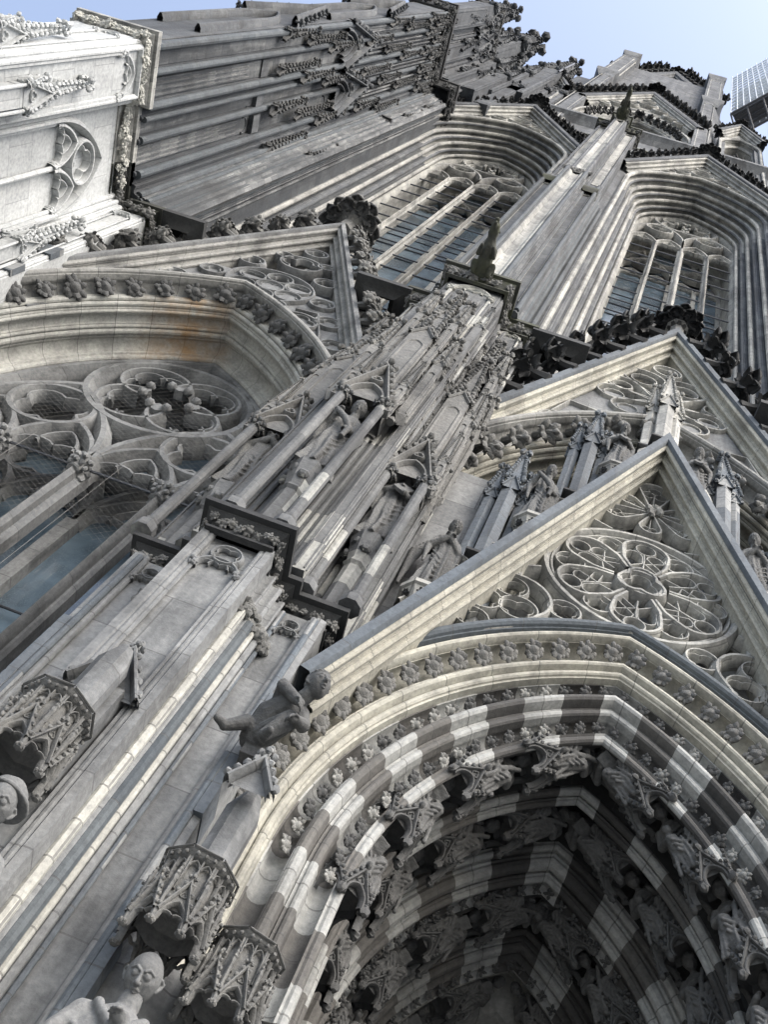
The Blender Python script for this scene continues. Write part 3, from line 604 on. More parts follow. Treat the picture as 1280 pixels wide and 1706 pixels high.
def arch_canopy(r, h):
    """small three-sided canopy as used between the figures of the portal arch"""
    mb = MB(); n = 6; ap = r * cos(pi / n); hw = r * sin(pi / n); w = hw * 0.2
    for k in (0, 1, 2, 4, 5):
        mb.M = RZ(2 * pi * k / n); P = pointed(0, h * 0.1, hw * 0.74, h * 0.4, n=6)
        mb.bar([(-hw * 0.74, -0.02)] + P + [(hw * 0.74, -0.02)], w * 0.8, -ap - w * 0.4, w * 2)
        mb.grid([[(x, -ap + w * 0.4, z) for x, z in P], [(x, -ap + w * 0.4, max(z + 0.01, h * 0.2 + h * 0.8 * (1 - abs(x) / hw))) for x, z in P]])
        mb.bar([(-hw, h * 0.15), (0, h), (hw, h * 0.15)], w * 0.75, -ap - w * 0.8, w * 2.2)
        mb.bar(foil(0, h * 0.62, hw * 0.26, 3), w * 0.4, -ap - w * 0.2, w, True)
        for s in (-1, 1):
            for i in range(4): t = (i + 0.5) / 4; knob(mb, (s * hw * (1 - t) + s * w, -ap - w * 0.4, h * (0.15 + 0.85 * t)), hw * 0.15)
        knob(mb, (0, -ap - w, h * 1.08), hw * 0.22); knob(mb, (hw, -ap * 1.02, -0.02), hw * 0.3); knob(mb, (-hw, -ap * 1.02, -0.02), hw * 0.3); knob(mb, (hw, -ap * 1.0, h * 0.1), hw * 0.2)
    mb.M = Matrix(); mb.lathe([(ap * 0.1, h * 0.6), (ap * 0.8, h * 0.5), (ap * 0.88, h * 0.3), (ap * 0.9, h * 0.9), (ap * 0.95, h * 1.0), (ap * 0.1, h * 1.02)], 0, 0, n, pi / n - pi / 2)
    return mb
# ---------------------------------------------------------------- setting
def paving():
    mb = MB(); mb.box(-160, 160, -120, 60, -2.2, -1.6)
    m = stone('plaza_slabs', (0.28, 0.28, 0.27), (0.38, 0.375, 0.36), (0.16, 0.16, 0.16), dirt=0.3, streak=0.2, bw=0.8, bh=0.8)
    o = link('plaza', mb.mesh('plaza', m)); o['kind'] = 'structure'
paving()
CATH = thing('cathedral', 'sooty grey gothic cathedral tower front with gables, traceried windows and carved portal', 'cathedral', (0, 9, -1.6))
def P(name, mb, mat, parent=None, smooth=35):
    """a part of the cathedral: built in world coordinates, parented with the offset taken out"""
    me = mb.mesh(name, mat, smooth)
    if parent is None: return link(name, me, CATH, Matrix.Translation((0, -9, 1.6)))
    return link(name, me, parent)
AX, LB, RB, LX = -3.09, -7.68, 1.5, -12.27
def plan(ax, right): return [(ax - d, y) for d, y in reversed(right)] + [(ax + d, y) for d, y in right if d > 1e-6]
def cornice(name, ax, right, z1, mat, fmat, h=0.45, leaf=0.11, dens=6.5, inset=0.2, full=True, top=True):
    pl = plan(ax, right) if full else [(ax + d, y) for d, y in right]
    mb = MB(); prof = [(-inset - 0.02, z1 - h), (-inset + 0.05, z1 - h + 0.02), (-inset + 0.05, z1 - h + 0.06), (-inset, z1 - h + 0.08), (-inset + 0.02, z1 - h * 0.62), (-0.07, z1 - h * 0.36), (-0.07, z1 - h * 0.3), (0, z1 - h * 0.28), (0, z1 - 0.04), (-0.04, z1), (-inset - 0.12, z1 + 0.05)]
    mb.hsweep(pl, prof)
    if top and full: mb.prism(offs(pl, -inset - 0.1), z1 - h * 0.2, z1 + 0.045)
    c = P(name, mb, mat); A = offs(pl, -0.13)
    for i in range(len(A) - 1):
        a, b = Vector(A[i]), Vector(A[i + 1]); L = (b - a).length
        if L < 0.1: continue
        fr = MB(); t = (b - a) / L; frieze(fr, a, b, 0, max(1, int(L * dens)), leaf, z1 - h * 0.62, (t.y, -t.x))
        P('leaf_frieze', fr, fmat, c, 50)
    return c
# ---------------------------------------------------------------- middle buttress, lower stage
P1 = [(0, 6.52)] + mold((0.26, 6.52), (0.34, 6.42), 'frf') + [(0.42, 6.42), (0.42, 6.62)] + mold((0.42, 6.64), (0.70, 7.13), 'HrHRHrH', kh=0.7) + [(0.98, 7.13)] + mold((0.985, 7.13), (1.06, 7.04), 'frf') + [(1.10, 7.04), (1.17, 7.06), (1.17, 9.6)]
mb = MB(); mb.prism(plan(AX, P1), -1.6, 10.1); BUT = P('buttress', mb, GREY)
mb = MB()
blind_panel(mb, AX - 0.27, AX + 0.27, 3.0, 10.0, 6.42, 0.1)
for s in (-1, 1): blind_panel(mb, AX + s * 0.84 - 0.15, AX + s * 0.84 + 0.15, 3.0, 9.98, 7.04, 0.1)
P('panel_tracery', mb, GREY, BUT)
for s in (-1, 1):
    mb = MB()
    for k in range(46): knob(mb, (AX + s * (0.44 + 0.30 * (k % 23) / 22 + RND.uniform(-0.02, 0.04)), 6.66 + 0.45 * (k % 23) / 22 + RND.uniform(-0.05, 0.0), 9.22 + 0.12 * (k // 23) + RND.uniform(-0.05, 0.05)), 0.05)
    P('shaft_capital', mb, CARVE, BUT)
cornice('buttress_cornice', AX, [(0, 6.22), (0.55, 6.22), (0.57, 6.83), (0.74, 6.83), (0.74, 7.0), (1.34, 7.0), (1.34, 9.0)], 10.46, BLACK, CARVE, 0.42, 0.1, 8)
for s in (-1, 1):
    mb = MB(); mb.tube([(AX + s * 0.55, 6.80, -1.6), (AX + s * 0.55, 6.80, 9.2)], 0.06, 10); P('shaft', mb, SHAFT, BUT)
    for dx, y, r, m in ((0.455, 6.68, 0.05, CREAM), (0.50, 6.76, 0.03, GREY), (0.60, 6.9, 0.035, CREAM), (0.645, 6.98, 0.045, GREY), (0.69, 7.07, 0.03, BLUE), (1.0, 7.08, 0.035, GREY), (1.06, 7.03, 0.04, BLUE)): mb = MB(); mb.tube([(AX + s * dx, y, -1.6), (AX + s * dx, y, 10.0 if dx > 0.66 else 9.2)], r, 9); P('roll_moulding', mb, m, BUT)
    for z0, z1 in ((-1.6, 5.35), (6.75, 8.55)): mb = MB(); mb.box(AX + s * 1.135 - 0.045, AX + s * 1.135 + 0.045, 6.99, 7.4, z0, z1); P('edge_stone', mb, BLUE, BUT)
# little gable carved on the front face above the canopy
mb = MB(); gablet(mb, AX, 7.0, 0.33, 0.62, 6.36, 0.035, 0.14, 0.035, False, True, 4); mb.box(AX - 0.2, AX + 0.2, 6.3, 6.6, 5.9, 7.05); P('gablet', mb, GREY, BUT)
# ---------------------------------------------------------------- middle buttress, tabernacle stage
P2 = [(0, 6.92), (0.5, 6.92)] + mold((0.52, 6.92), (0.66, 7.0), 'frfrf') + [(0.67, 7.5)] + mold((0.67, 7.5), (0.9, 7.66), 'rfhfr') + [(1.15, 7.66)] + mold((1.16, 7.66), (1.33, 7.76), 'frfrf') + [(1.34, 9.6)]
mb = MB(); mb.prism(plan(AX, P2), 10.4, 23.75); TAB = P('tabernacle_stage', mb, GREYD)
def tabernacle(x, y, zc, w, yb):
    """niche on two front columns, gabled canopy above, then pinnacles"""
    a = w * 0.5; cm = MB()
    for s in (-1, 1): shaft(cm, x + s * a * 0.86, y, 10.5, zc, 0.075, 10)
    P('column', cm, GREYD, TAB)
    g = MB(); gz = zc + 0.12
    for k in (-1, 0, 1):
        g.M = TR(x, y + (0 if k == 0 else a * 0.86), 0) @ RZ(k * pi / 2); off = 0 if k == 0 else -a * 0.86
        g.bar(pointed(0, gz, a * 0.72, a * 1.25, gz - 0.15, 8), 0.05, off - 0.1, 0.2); g.bar(pointed(0, gz, a * 0.52, a * 0.9, gz - 0.1, 8), 0.04, off, 0.16)
        gablet(g, 0, gz - 0.02, a * 0.98, a * 3.5, off - 0.06, 0.045, 0.18, 0.06, False, True, 6); g.bar(foil(0, gz + a * 1.75, a * 0.24, 3), 0.03, off - 0.12, 0.1, True)
        b = g.pts([(q[0], off + 0.03, q[1]) for q in pointed(0, gz, a * 0.7, a * 1.2, None, 8)] + [(a, off + 0.03, gz), (0, off + 0.03, gz + a * 3.4), (-a, off + 0.03, gz)])
    g.M = Matrix()
    g.box(x - a * 0.8, x + a * 0.8, y + 0.04, yb + 0.1, gz + a * 1.3, gz + a * 3.0)
    P('niche_gable', g, CARVE, TAB)
    p = MB()
    for s in (-1, 1): pinnacle(p, x + s * a * 1.05, y + 0.02, zc - 0.1, 0.13, a * 3.0, 1.3)
    pinnacle(p, x, y + a * 0.7, gz + a * 2.6, a * 1.15, 2.6, 2.6)
    for s in (-1, 1): pinnacle(p, x + s * a * 0.85, y + a * 0.6, gz + a * 2.4, a * 0.42, 2.4, 1.5)
    P('pinnacle', p, CARVE, TAB)
    d = MB(); d.lathe([(0.13, 10.5), (0.13, 11.7), (0.17, 11.75), (0.14, 11.85), (0.24, 12.25), (0.26, 12.4)], x, (y + yb) / 2 - 0.02, 8, pi / 8)
    for q in range(16): knob(d, (x + cos(q * 0.8) * 0.2, (y + yb) / 2 + sin(q * 0.8) * 0.2, 12.05 + 0.16 * (q % 2)), 0.065)
    P('pedestal', d, GREYD, TAB)
    return (x, (y + yb) / 2 - 0.04, 12.4)
NICHES = [tabernacle(AX + 0.02, 6.36, 14.55, 0.72, 6.92), tabernacle(AX + 1.02, 7.04, 14.0, 0.66, 7.66), tabernacle(AX - 1.02, 7.04, 14.0, 0.66, 7.66)]
mb = MB()
for s in (-1, 1): pinnacle(mb, AX + s * 0.62, 6.86, 10.5, 0.16, 10.2, 1.6); pinnacle(mb, AX + s * 1.3, 7.56, 10.5, 0.16, 9.5, 1.6)
P('corner_pinnacle', mb, GREYD, TAB)
for s in (-1, 1):
    mb = MB()
    for dx, y, r in ((0.12, 6.9, 0.035), (0.24, 6.9, 0.045), (0.36, 6.9, 0.035), (0.48, 6.9, 0.05), (0.70, 7.12, 0.05), (0.70, 7.3, 0.04), (0.78, 7.52, 0.05), (0.95, 7.64, 0.04), (1.05, 7.64, 0.05), (1.16, 7.64, 0.04), (1.37, 7.85, 0.05), (1.37, 8.05, 0.04)): mb.tube([(AX + s * dx, y, 10.5), (AX + s * dx, y, 22.6)], r, 7)
    P('shaft_group', mb, GREYD, TAB)
    for x, y, z, w, hs, hp in ((0.55, 6.62, 15.0, 0.17, 2.4, 1.5), (0.62, 7.0, 14.6, 0.15, 3.2, 1.6), (0.74, 7.25, 15.4, 0.15, 2.6, 1.4), (1.36, 7.3, 14.4, 0.15, 2.6, 1.5), (1.42, 7.7, 15.0, 0.14, 3.0, 1.5), (0.33, 6.55, 17.2, 0.13, 2.4, 1.3), (1.28, 7.42, 17.8, 0.13, 2.2, 1.3), (0.72, 7.42, 17.6, 0.13, 2.4, 1.3)):
        mb = MB(); pinnacle(mb, AX + s * x, y, z, w, hs, hp, 0.05); mb.lathe([(0.02, z - w * 1.2), (w * 0.7, z)], AX + s * x, y, 4, pi / 4); P('corner_pinnacle', mb, CARVE, TAB)
for x, y, z, w in ((AX - 0.25, 6.72, 17.4, 0.3), (AX + 0.28, 6.72, 16.6, 0.26), (AX + 0.95, 7.44, 16.8, 0.3), (AX + 1.22, 7.4, 16.2, 0.2), (AX - 0.95, 7.44, 16.8, 0.3), (AX + 0.7, 7.3, 15.9, 0.2), (AX, 6.66, 19.2, 0.34), (AX + 1.0, 7.5, 19.6, 0.32)):
    mb = MB(); gablet(mb, x, z, w * 0.8, w * 3.0, y - 0.1, 0.03, 0.12, 0.055, True, True, 5); shaft(mb, x - w * 0.7, y - 0.1, z - 1.8, z, 0.035, 6); shaft(mb, x + w * 0.7, y - 0.1, z - 1.8, z, 0.035, 6); spire(mb, x, y - 0.02, z + w * 1.6, w * 0.7, 1.9, step=0.2, ck=0.055); P('niche_gable', mb, CARVE, TAB)
mb = MB()
blind_panel(mb, AX - 0.48, AX + 0.48, 18, 23.6, 6.84, 0.12, quat=False)
for s in (-1, 1): blind_panel(mb, AX + s * 1.0 - 0.25, AX + s * 1.0 + 0.25, 18, 23.6, 7.58, 0.12, quat=False)
P('panel_tracery', mb, CREAM, TAB)
cornice('buttress_cornice', AX, [(0, 6.61), (0.86, 6.61), (0.86, 7.43), (1.53, 7.43), (1.53, 8.9)], 24.1, MOSSY, CARVE, 0.62, 0.17, 5)
# ---------------------------------------------------------------- middle buttress, upper stages
P3 = [(0, 7.12), (0.1, 7.1), (0.2, 7.02), (0.26, 6.92)] + mold((0.27, 6.9), (0.42, 6.94), 'fRf') + [(0.42, 7.02)] + mold((0.42, 7.03), (0.46, 7.26), 'HrH', kh=0.6) + mold((0.46, 7.27), (0.56, 7.38), 'fRf') + [(0.82, 7.36)] + mold((0.83, 7.36), (0.97, 7.28), 'fRf') + [(1.0, 7.4)] + mold((1.0, 7.42), (1.02, 7.84), 'HRHRf', kh=0.7) + mold((1.02, 7.84), (1.38, 8.3), 'RHRHR', kh=0.7) + [(1.38, 9.6)]
mb = MB(); mb.prism(plan(AX, P3), 24.0, 41.5); UB = P('buttress_shaft', mb, UPPER)
mb = MB()
mb.prism([(AX - 0.24, 7.2), (AX - 0.24, 6.93), (AX - 0.2, 6.93), (AX - 0.12, 7.03), (AX, 7.06), (AX + 0.12, 7.03), (AX + 0.2, 6.93), (AX + 0.24, 6.93), (AX + 0.24, 7.2)], 24.2, 41.0); P('concave_panel', mb, UPALE, UB)
for s in (-1, 1): mb = MB(); blind_panel(mb, AX + s * 0.69 - 0.14, AX + s * 0.69 + 0.14, 25, 39.5, 7.3, 0.08, quat=False); P('panel_tracery', mb, UPALE, UB)
for s in (-1, 1):
    for dx, y, r in ((0.34, 6.89, 0.06), (0.52, 7.33, 0.055), (0.92, 7.27, 0.065), (1.03, 7.6, 0.06), (1.08, 7.9, 0.07), (1.22, 8.06, 0.07), (1.38, 8.28, 0.08)): mb = MB(); mb.tube([(AX + s * dx, y, 24.1), (AX + s * dx, y, 41)], r, 9); P('shaft', mb, SHAFT, UB)
    mb = MB(); mb.hsweep([(AX + s * 0.7 - 0.3, 8.0), (AX + s * 0.7 - 0.3, 7.14), (AX + s * 0.7 + 0.3, 7.14), (AX + s * 0.7 + 0.3, 8.0)], [(-0.1, 39.6), (-0.02, 39.8), (0, 39.85), (0, 40.05), (-0.3, 40.3)]); P('weathering_cap', mb, MOSSY, UB)
mb = MB(); 
for k in range(9): mb.copy_in(CLUMPD[k % 4], frame((AX - 0.44 + 0.11 * k, 6.98, 41.3), (0, -0.8, -0.3), (1, 0, 0), 0.22))
mb.hsweep([(AX - 0.46, 7.4), (AX - 0.46, 6.9), (AX + 0.46, 6.9), (AX + 0.46, 7.4)], [(-0.1, 41.1), (0, 41.3), (0, 41.5), (-0.3, 42.4)]); P('leaf_band', mb, CARVE, UB)
P4 = [(0, 7.2), (0.12, 7.14), (0.2, 7.04)] + mold((0.21, 7.04), (0.34, 7.1), 'frf') + [(0.36, 7.5)] + mold((0.37, 7.5), (0.48, 7.6), 'frf') + [(0.8, 7.6)] + mold((0.82, 7.6), (0.95, 7.56), 'frf') + [(0.98, 7.6), (0.98, 8.2), (1.3, 8.3), (1.3, 9.6)]
mb = MB(); mb.prism(plan(AX, P4), 41.4, 59.1); UB2 = P('buttress_shaft', mb, UPPER)
mb = MB(); mb.prism([(AX - 0.18, 7.3), (AX - 0.18, 7.06), (AX, 7.13), (AX + 0.18, 7.06), (AX + 0.18, 7.3)], 42, 58.3)
for s in (-1, 1): mb.box(AX + s * 0.65 - 0.15, AX + s * 0.65 + 0.15, 7.58, 7.7, 43, 58)
P('concave_panel', mb, UPALE, UB2)
mb = MB(); blind_panel(mb, AX - 0.2, AX + 0.2, 50, 58.6, 7.0, 0.08, quat=False)
for s in (-1, 1): blind_panel(mb, AX + s * 0.65 - 0.17, AX + s * 0.65 + 0.17, 48, 58.4, 7.52, 0.08, quat=False)
P('panel_tracery', mb, UPALE, UB2)
cornice('buttress_cornice', AX, [(0, 6.85), (0.52, 6.85), (0.52, 7.3), (1.15, 7.3), (1.15, 8.2), (1.9, 8.2), (1.9, 9)], 59.6, MOSSY, DCARVE, 1.0, 0.2, 4)
# ---------------------------------------------------------------- left corner buttress
L1 = [(0, 3.95), (0.62, 3.95)] + mold((0.64, 3.95), (0.8, 4.08), 'frf') + [(0.8, 5.12)] + mold((0.8, 5.14), (0.56, 5.3), 'frf') + [(0.5, 5.4), (0.5, 7.3)] + mold((0.52, 7.35), (0.8, 7.66), 'rfrfr') + [(1.3, 7.66)] + mold((1.3, 7.66), (1.42, 7.74), 'frf') + [(1.42, 9.6)]
mb = MB(); mb.prism(plan(LX, L1), -1.6, 23.5); LBT = P('corner_buttress', mb, PALE)
mb = MB(); mb.M = FACE_X(LX + 0.8); blind_panel(mb, 4.12, 5.1, 12, 23.3, -0.1, 0.14, quat=False)
mb.bar([(4.1, 12), (4.1, 23.45), (5.12, 23.45), (5.12, 12)], 0.06, -0.1, 0.12)
P('panel_tracery', mb, PALE, LBT)
mb = MB(); mb.M = FACE_X(LX + 0.5)
a = 0.46
for s in (-1, 1):
    trefoil_light(mb, 6.35 + s * a, 20.6, a * 0.92, 0.8, 0.06, -0.2, 0.24)
    shaft(mb, 6.35 + s * 2 * a * 0.97, -0.1, 8, 20.65, 0.055, 8, False, True)
shaft(mb, 6.35, -0.1, 8, 20.65, 0.055, 8, False, True)
mb.bar(pointed(6.35, 20.6, 0.98, 1.85, 8, 9), 0.08, -0.24, 0.26); mb.bar(circ(6.35, 21.68, 0.45, 26), 0.055, -0.22, 0.24, True); mb.bar(foil(6.35, 21.68, 0.40, 3), 0.03, -0.16, 0.18, True)
P('blind_window', mb, PALE, LBT)
for xa, xb, yy in ((LX + 0.85, LX + 1.28, 7.56), (LX + 0.02, LX + 0.6, 3.87)): mb = MB(); blind_panel(mb, xa, xb, 12, 23.3, yy, 0.12, quat=False); P('panel_tracery', mb, PALE, LBT)
def applied(mb, x, y, z0, w, hs, hp):
    mb.prism([(x - w / 2, y - w / 2), (x + w / 2, y - w / 2), (x + w / 2, y + w / 2), (x - w / 2, y + w / 2)], z0, z0 + hs); M0 = mb.M
    for k in range(4):
        mb.M = M0 @ TR(x, y, 0) @ RZ(k * pi / 2); gablet(mb, 0, z0 + hs - 0.1, w * 0.8, w * 2.6, -w * 0.58, 0.035, 0.1, 0.05, True, True, 5)
        for s in (-1, 1): shaft(mb, s * w * 0.62, -w * 0.62, z0 + 1, z0 + hs - 0.1, w * 0.09, 6, False, True)
    mb.M = M0; spire(mb, x, y, z0 + hs + w * 1.2, w * 0.62, hp, step=0.17, ck=0.06)
for x, y, z0, w, hs, hp in ((LX + 0.95, 4.62, 12, 0.36, 6.6, 1.9), (LX + 1.06, 7.42, 12, 0.3, 6.6, 2.0), (LX + 0.3, 3.75, 12, 0.36, 6.6, 2.0), (LX + 0.9, 5.3, 9, 0.3, 5.5, 1.8)):
    mb = MB(); applied(mb, x, y, z0, w, hs, hp); P('pinnacle', mb, PALE, LBT)
for z in (14.2, 17.0, 18.0, 19.4): mb = MB(); mb.box(LX + 0.9, LX + 1.435, 7.62, 7.75, z, z + 0.5); P('dark_block', mb, BLUE, LBT)
cornice('pale_cornice', LX, [(0, 3.76), (0.99, 3.76), (0.99, 5.4), (0.74, 5.4), (0.74, 7.2)], 24.1, UPALE, LCARVE, 0.75, 0.17, 7, 0.26)
cornice('dark_cornice', LX, [(0.74, 6.66), (0.74, 7.47), (1.62, 7.47), (1.62, 8.9)], 24.1, MOSSY, CARVE, 0.75, 0.19, 5, 0.26, full=False)
L3 = [(0, 4.0)] + mold((0.66, 4.0), (0.87, 4.14), 'frfRfrf') + [(0.76, 4.18), (0.76, 4.56)] + mold((0.8, 4.56), (0.8, 4.78), 'fRf') + [(0.70, 4.8), (0.70, 5.3)] + mold((0.74, 5.32), (0.76, 5.72), 'frfHfrf') + [(0.62, 5.74), (0.62, 6.1)] + mold((0.72, 6.1), (0.72, 6.3), 'fRf') + [(0.60, 6.32), (0.60, 6.84)] + mold((0.74, 6.85), (0.74, 7.02), 'fRf') + mold((0.74, 7.02), (0.92, 7.45), 'HfrfHfr') + mold((0.92, 7.45), (1.48, 7.70), 'frfHfrfr') + mold((1.48, 7.70), (1.66, 8.3), 'fRfhfrfh') + [(1.66, 9.6)]
mb = MB(); mb.prism(plan(LX, L3), 24.0, 52.9); LU = P('corner_buttress_shaft', mb, DARKUP)
for dx, y, r in ((0.86, 4.1, 0.1), (0.84, 4.66, 0.085), (0.84, 5.4, 0.1), (0.80, 5.7, 0.07), (0.76, 6.18, 0.09), (0.80, 6.95, 0.1), (0.90, 7.4, 0.09), (1.12, 7.5, 0.08), (1.5, 7.7, 0.1), (1.6, 8.0, 0.08)):
    mb = MB(); mb.tube([(LX + dx, y, 24.1), (LX + dx, y, 52.4)], r, 10); P('shaft', mb, SHAFT, LU)
mb = MB()
for dx, ya, yb in ((0.775, 4.22, 4.54), (0.715, 4.84, 5.28), (0.635, 5.76, 6.08), (0.615, 6.34, 6.82)): mb.box(LX + dx - 0.1, LX + dx, ya, yb, 24.2, 52.3)
for q in range(9): mb.lathe([(0.13, 24.1), (0.13, 52.3)], LX + 0.98 + 0.09 * q, 7.5 + 0.032 * q + 0.03, 6) if q % 2 == 0 else None
P('streaked_panel', mb, STREAK, LU)
mb = MB(); mb.M = FACE_X(LX + 0.7)
for c, w in ((5.05, 0.46), (6.58, 0.5), (5.92, 0.34), (4.38, 0.36)):
    blind_panel(mb, c - w / 2, c + w / 2, 25, 31.0, 0.04, 0.14, quat=False); mb.box(c - w / 2, c + w / 2, -0.06, 0.12, 31.1, 31.6)
    blind_panel(mb, c - w / 2, c + w / 2, 33, 37.9, 0.04, 0.14, quat=False); blind_panel(mb, c - w / 2, c + w / 2, 44, 51.8, 0.02, 0.14, quat=False)
P('panel_tracery', mb, UPPER, LU)
for c, z in ((4.72, 38.3), (6.28, 38.3)):
    mb = MB(); mb.M = FACE_X(LX + 0.86); gablet(mb, c, z, 0.72, 3.2, -0.02, 0.08, 0.3, 0.11, False, True, 7); mb.bar(pointed(c, z - 0.4, 0.5, 1.3, None, 8), 0.07, -0.16, 0.2); mb.bar(pointed(c, z - 0.4, 0.34, 1.0, None, 8), 0.05, -0.1, 0.2); mb.bar(foil(c, z + 1.4, 0.2, 3), 0.05, -0.1, 0.1, True)
    P('gablet', mb, UPPER, LU, 45)
for j, y in enumerate((4.12, 4.4, 4.68, 5.1, 5.45, 5.75, 6.2, 6.58, 6.95, 7.3, 7.72)):
    for z0 in (32.5 + 2.2 * (j % 3 - 1), 41.5 + 2.5 * ((j + 1) % 3 - 1), 47.5 + 1.5 * (j % 2)):
        mb = MB(); x = LX + (0.84 if y < 7.5 else 1.45); w = 0.12 if j % 2 else 0.16; mb.M = FACE_X(x); gablet(mb, y, z0 + 1.6, w, w * 5, -0.1, 0.035, 0.14, 0.05, False, True, 4); mb.M = Matrix(); spire(mb, x + 0.08, y, z0 + 2.0, w, 2.4 + 0.6 * (j % 2), step=0.3, ck=0.055); P('pinnacle', mb, DCARVE, LU, 45)
mb = MB()
for j, y in enumerate((4.3, 4.45, 4.9, 5.05, 5.2, 5.85, 6.0, 6.45, 6.6, 6.72)): mb.tube([(LX + 0.78, y, 38.5), (LX + 0.78, y, 52.3)], 0.045, 6)
for y in (4.85, 4.97, 5.1, 5.22, 6.4, 6.52, 6.64, 6.76): mb.tube([(LX + (0.73 if y < 6 else 0.63), y, 24.1), (LX + (0.73 if y < 6 else 0.63), y, 30.2)], 0.03, 5)
for k in range(9): mb.tube([(LX + 0.95 + 0.065 * k, 7.42 + 0.03 * k, 24.1), (LX + 0.95 + 0.065 * k, 7.42 + 0.03 * k, 52.3)], 0.028 + 0.012 * (k % 2), 6)
for k in range(6): mb.tube([(LX + 1.5 + 0.03 * k, 7.72 + 0.11 * k, 24.1), (LX + 1.5 + 0.03 * k, 7.72 + 0.11 * k, 52.3)], 0.035 + 0.012 * (k % 2), 6)
P('shaft_group', mb, STREAK, LU)
cornice('dark_cornice', LX, [(0, 3.7), (1.08, 3.7), (1.08, 6.85), (2.0, 6.9), (2.0, 9)], 53.6, BLACK, DCARVE, 1.1, 0.25, 3.2, 0.25)
cornice('dark_cornice', LX, [(0.94, 6.95), (0.94, 7.42), (1.62, 7.5), (1.62, 8.4)], 43.8, BLACK, DCARVE, 0.7, 0.18, 4, 0.2, full=False)
# front tracery and gable on the buttress's own front, seen from the side
mb = MB(); big = [(LX - 0.8, 33), (LX, 38), (LX + 0.8, 33)]
for z in (33, 43): mb.bar([(x, q - 33 + z) for x, q in big], 0.09, 3.7, 0.3); mb.bar(pointed(LX, z - 1.5, 0.5, 2.2, z - 6, 8), 0.08, 3.8, 0.25)
for s in (-1, 1):
    for i in range(7):
        t = i / 7
        for z in (33, 43): mb.copy_in(CROCKD[i % 3], frame((LX + s * 0.85 * (1 - t), 3.85, z + 5.1 * t), (s, 0, 0.2), (0, -1, 0.4), 0.3))
P('gablet', mb, UPPER, LU, 45)
# ---------------------------------------------------------------- gables
def gable(ax, y, za, slope, zb, mat_slab, mat_mould, mould, thick=0.6, back=None, slab=0.17, over=0.12, deep=0.3):
    hw = (za - zb) / slope; path = [(ax - hw, zb), (ax, za), (ax + hw, zb)]; A = offs(path, 1.0)
    def rows(prof): return [[(p[0] + (a[0] - p[0]) * o, yy, p[1] + (a[1] - p[1]) * o) for p, a in zip(path, A)] for o, yy in prof]
    L = (Vector(path[1]) - Vector(path[0])).length
    mb = MB(); mb.grid(rows([(0.02, y + thick), (-0.02, y + thick * 0.5), (0, y - over), (slab * 0.15, y - over - 0.04), (slab * 0.85, y - over - 0.04), (slab, y - over), (slab * 1.05, y + 0.02)]), u=[0, L, 2 * L]); g = P('gable', mb, mat_slab)
    mb = MB(); mb.grid(rows([(slab, y + thick)] + mold((slab, y - over + 0.03), (slab + mould, y + deep), 'fhfrfhrfhf', -1, 4, 0.5, 0.5) + [(slab + mould, y + thick + 0.2)]), u=[0, L, 2 * L], vv=None); P('gable_moulding', mb, mat_mould, g)
    return g
def crockets(g, ax, za, slope, y, dists, size, mat, jit=0.06, kind='crocket'):
    n = sqrt(1 + slope * slope)
    for s in (-1, 1):
        for i, d in enumerate(dists):
            p = (ax + s * d / n, y, za - d * slope / n); q = size * RND.uniform(0.9, 1.1)
            link('crocket', proto(kind, i + (s > 0), mat), g, frame(p, (s * slope / n + RND.uniform(-jit, jit), 0, 1 / n), (-s * 0.2 * RND.uniform(0, 1), -1, -0.3), q) @ RZ(-pi / 2 + RND.uniform(-0.4, 0.4)))
def finial(g, x, y, z, s, mat, stem=None):
    mb = MB(); mb.lathe([(0.16 * s, z - 0.1 * s), (0.16 * s, z + 0.3 * s), (0.26 * s, z + 0.36 * s), (0.22 * s, z + 0.42 * s), (0.14 * s, z + 0.5 * s), (0.12 * s, z + 1.4 * s)], x, y, 8, pi / 8)
    f = P('finial', mb, stem or mat, g); mb = MB()
    mb.lathe([(0.24 * s, z + 0.42 * s), (0.34 * s, z + 0.52 * s), (0.16 * s, z + 0.62 * s)], x, y, 8)
    for k in range(8): mb.copy_in(CROCKD[k % 3], TR(x, y, z + 0.32 * s) @ RZ(k * pi / 4) @ TR(0.1 * s, 0, 0) @ RY(0.75) @ Matrix.Scale(0.62 * s, 4))
    for k in range(4): mb.copy_in(CROCKD[k % 3], TR(x, y, z + 0.95 * s) @ RZ(k * pi / 2 + 0.4) @ TR(0.05 * s, 0, 0) @ RY(0.7) @ Matrix.Scale(0.45 * s, 4))
    mb.ball((x, y, z + 1.5 * s), 0.17 * s, 8, 6, 0.15, RND); P('cross_flower', mb, mat, g, 50)
def field(g, ax, y, za, slope, z_of, mat, hw):
    """panel closing the gable behind its tracery, following the arch below"""
    mb = MB(); N = 30; b = None; xs = [ax - hw + 2 * hw * i / N for i in range(N + 1)]
    mb.grid([[(x, y, max(z_of(x), 0)) for x in xs], [(x, y, max(za - abs(x - ax) * slope, z_of(x) + 0.01)) for x in xs]]); P('gable_field', mb, mat, g)
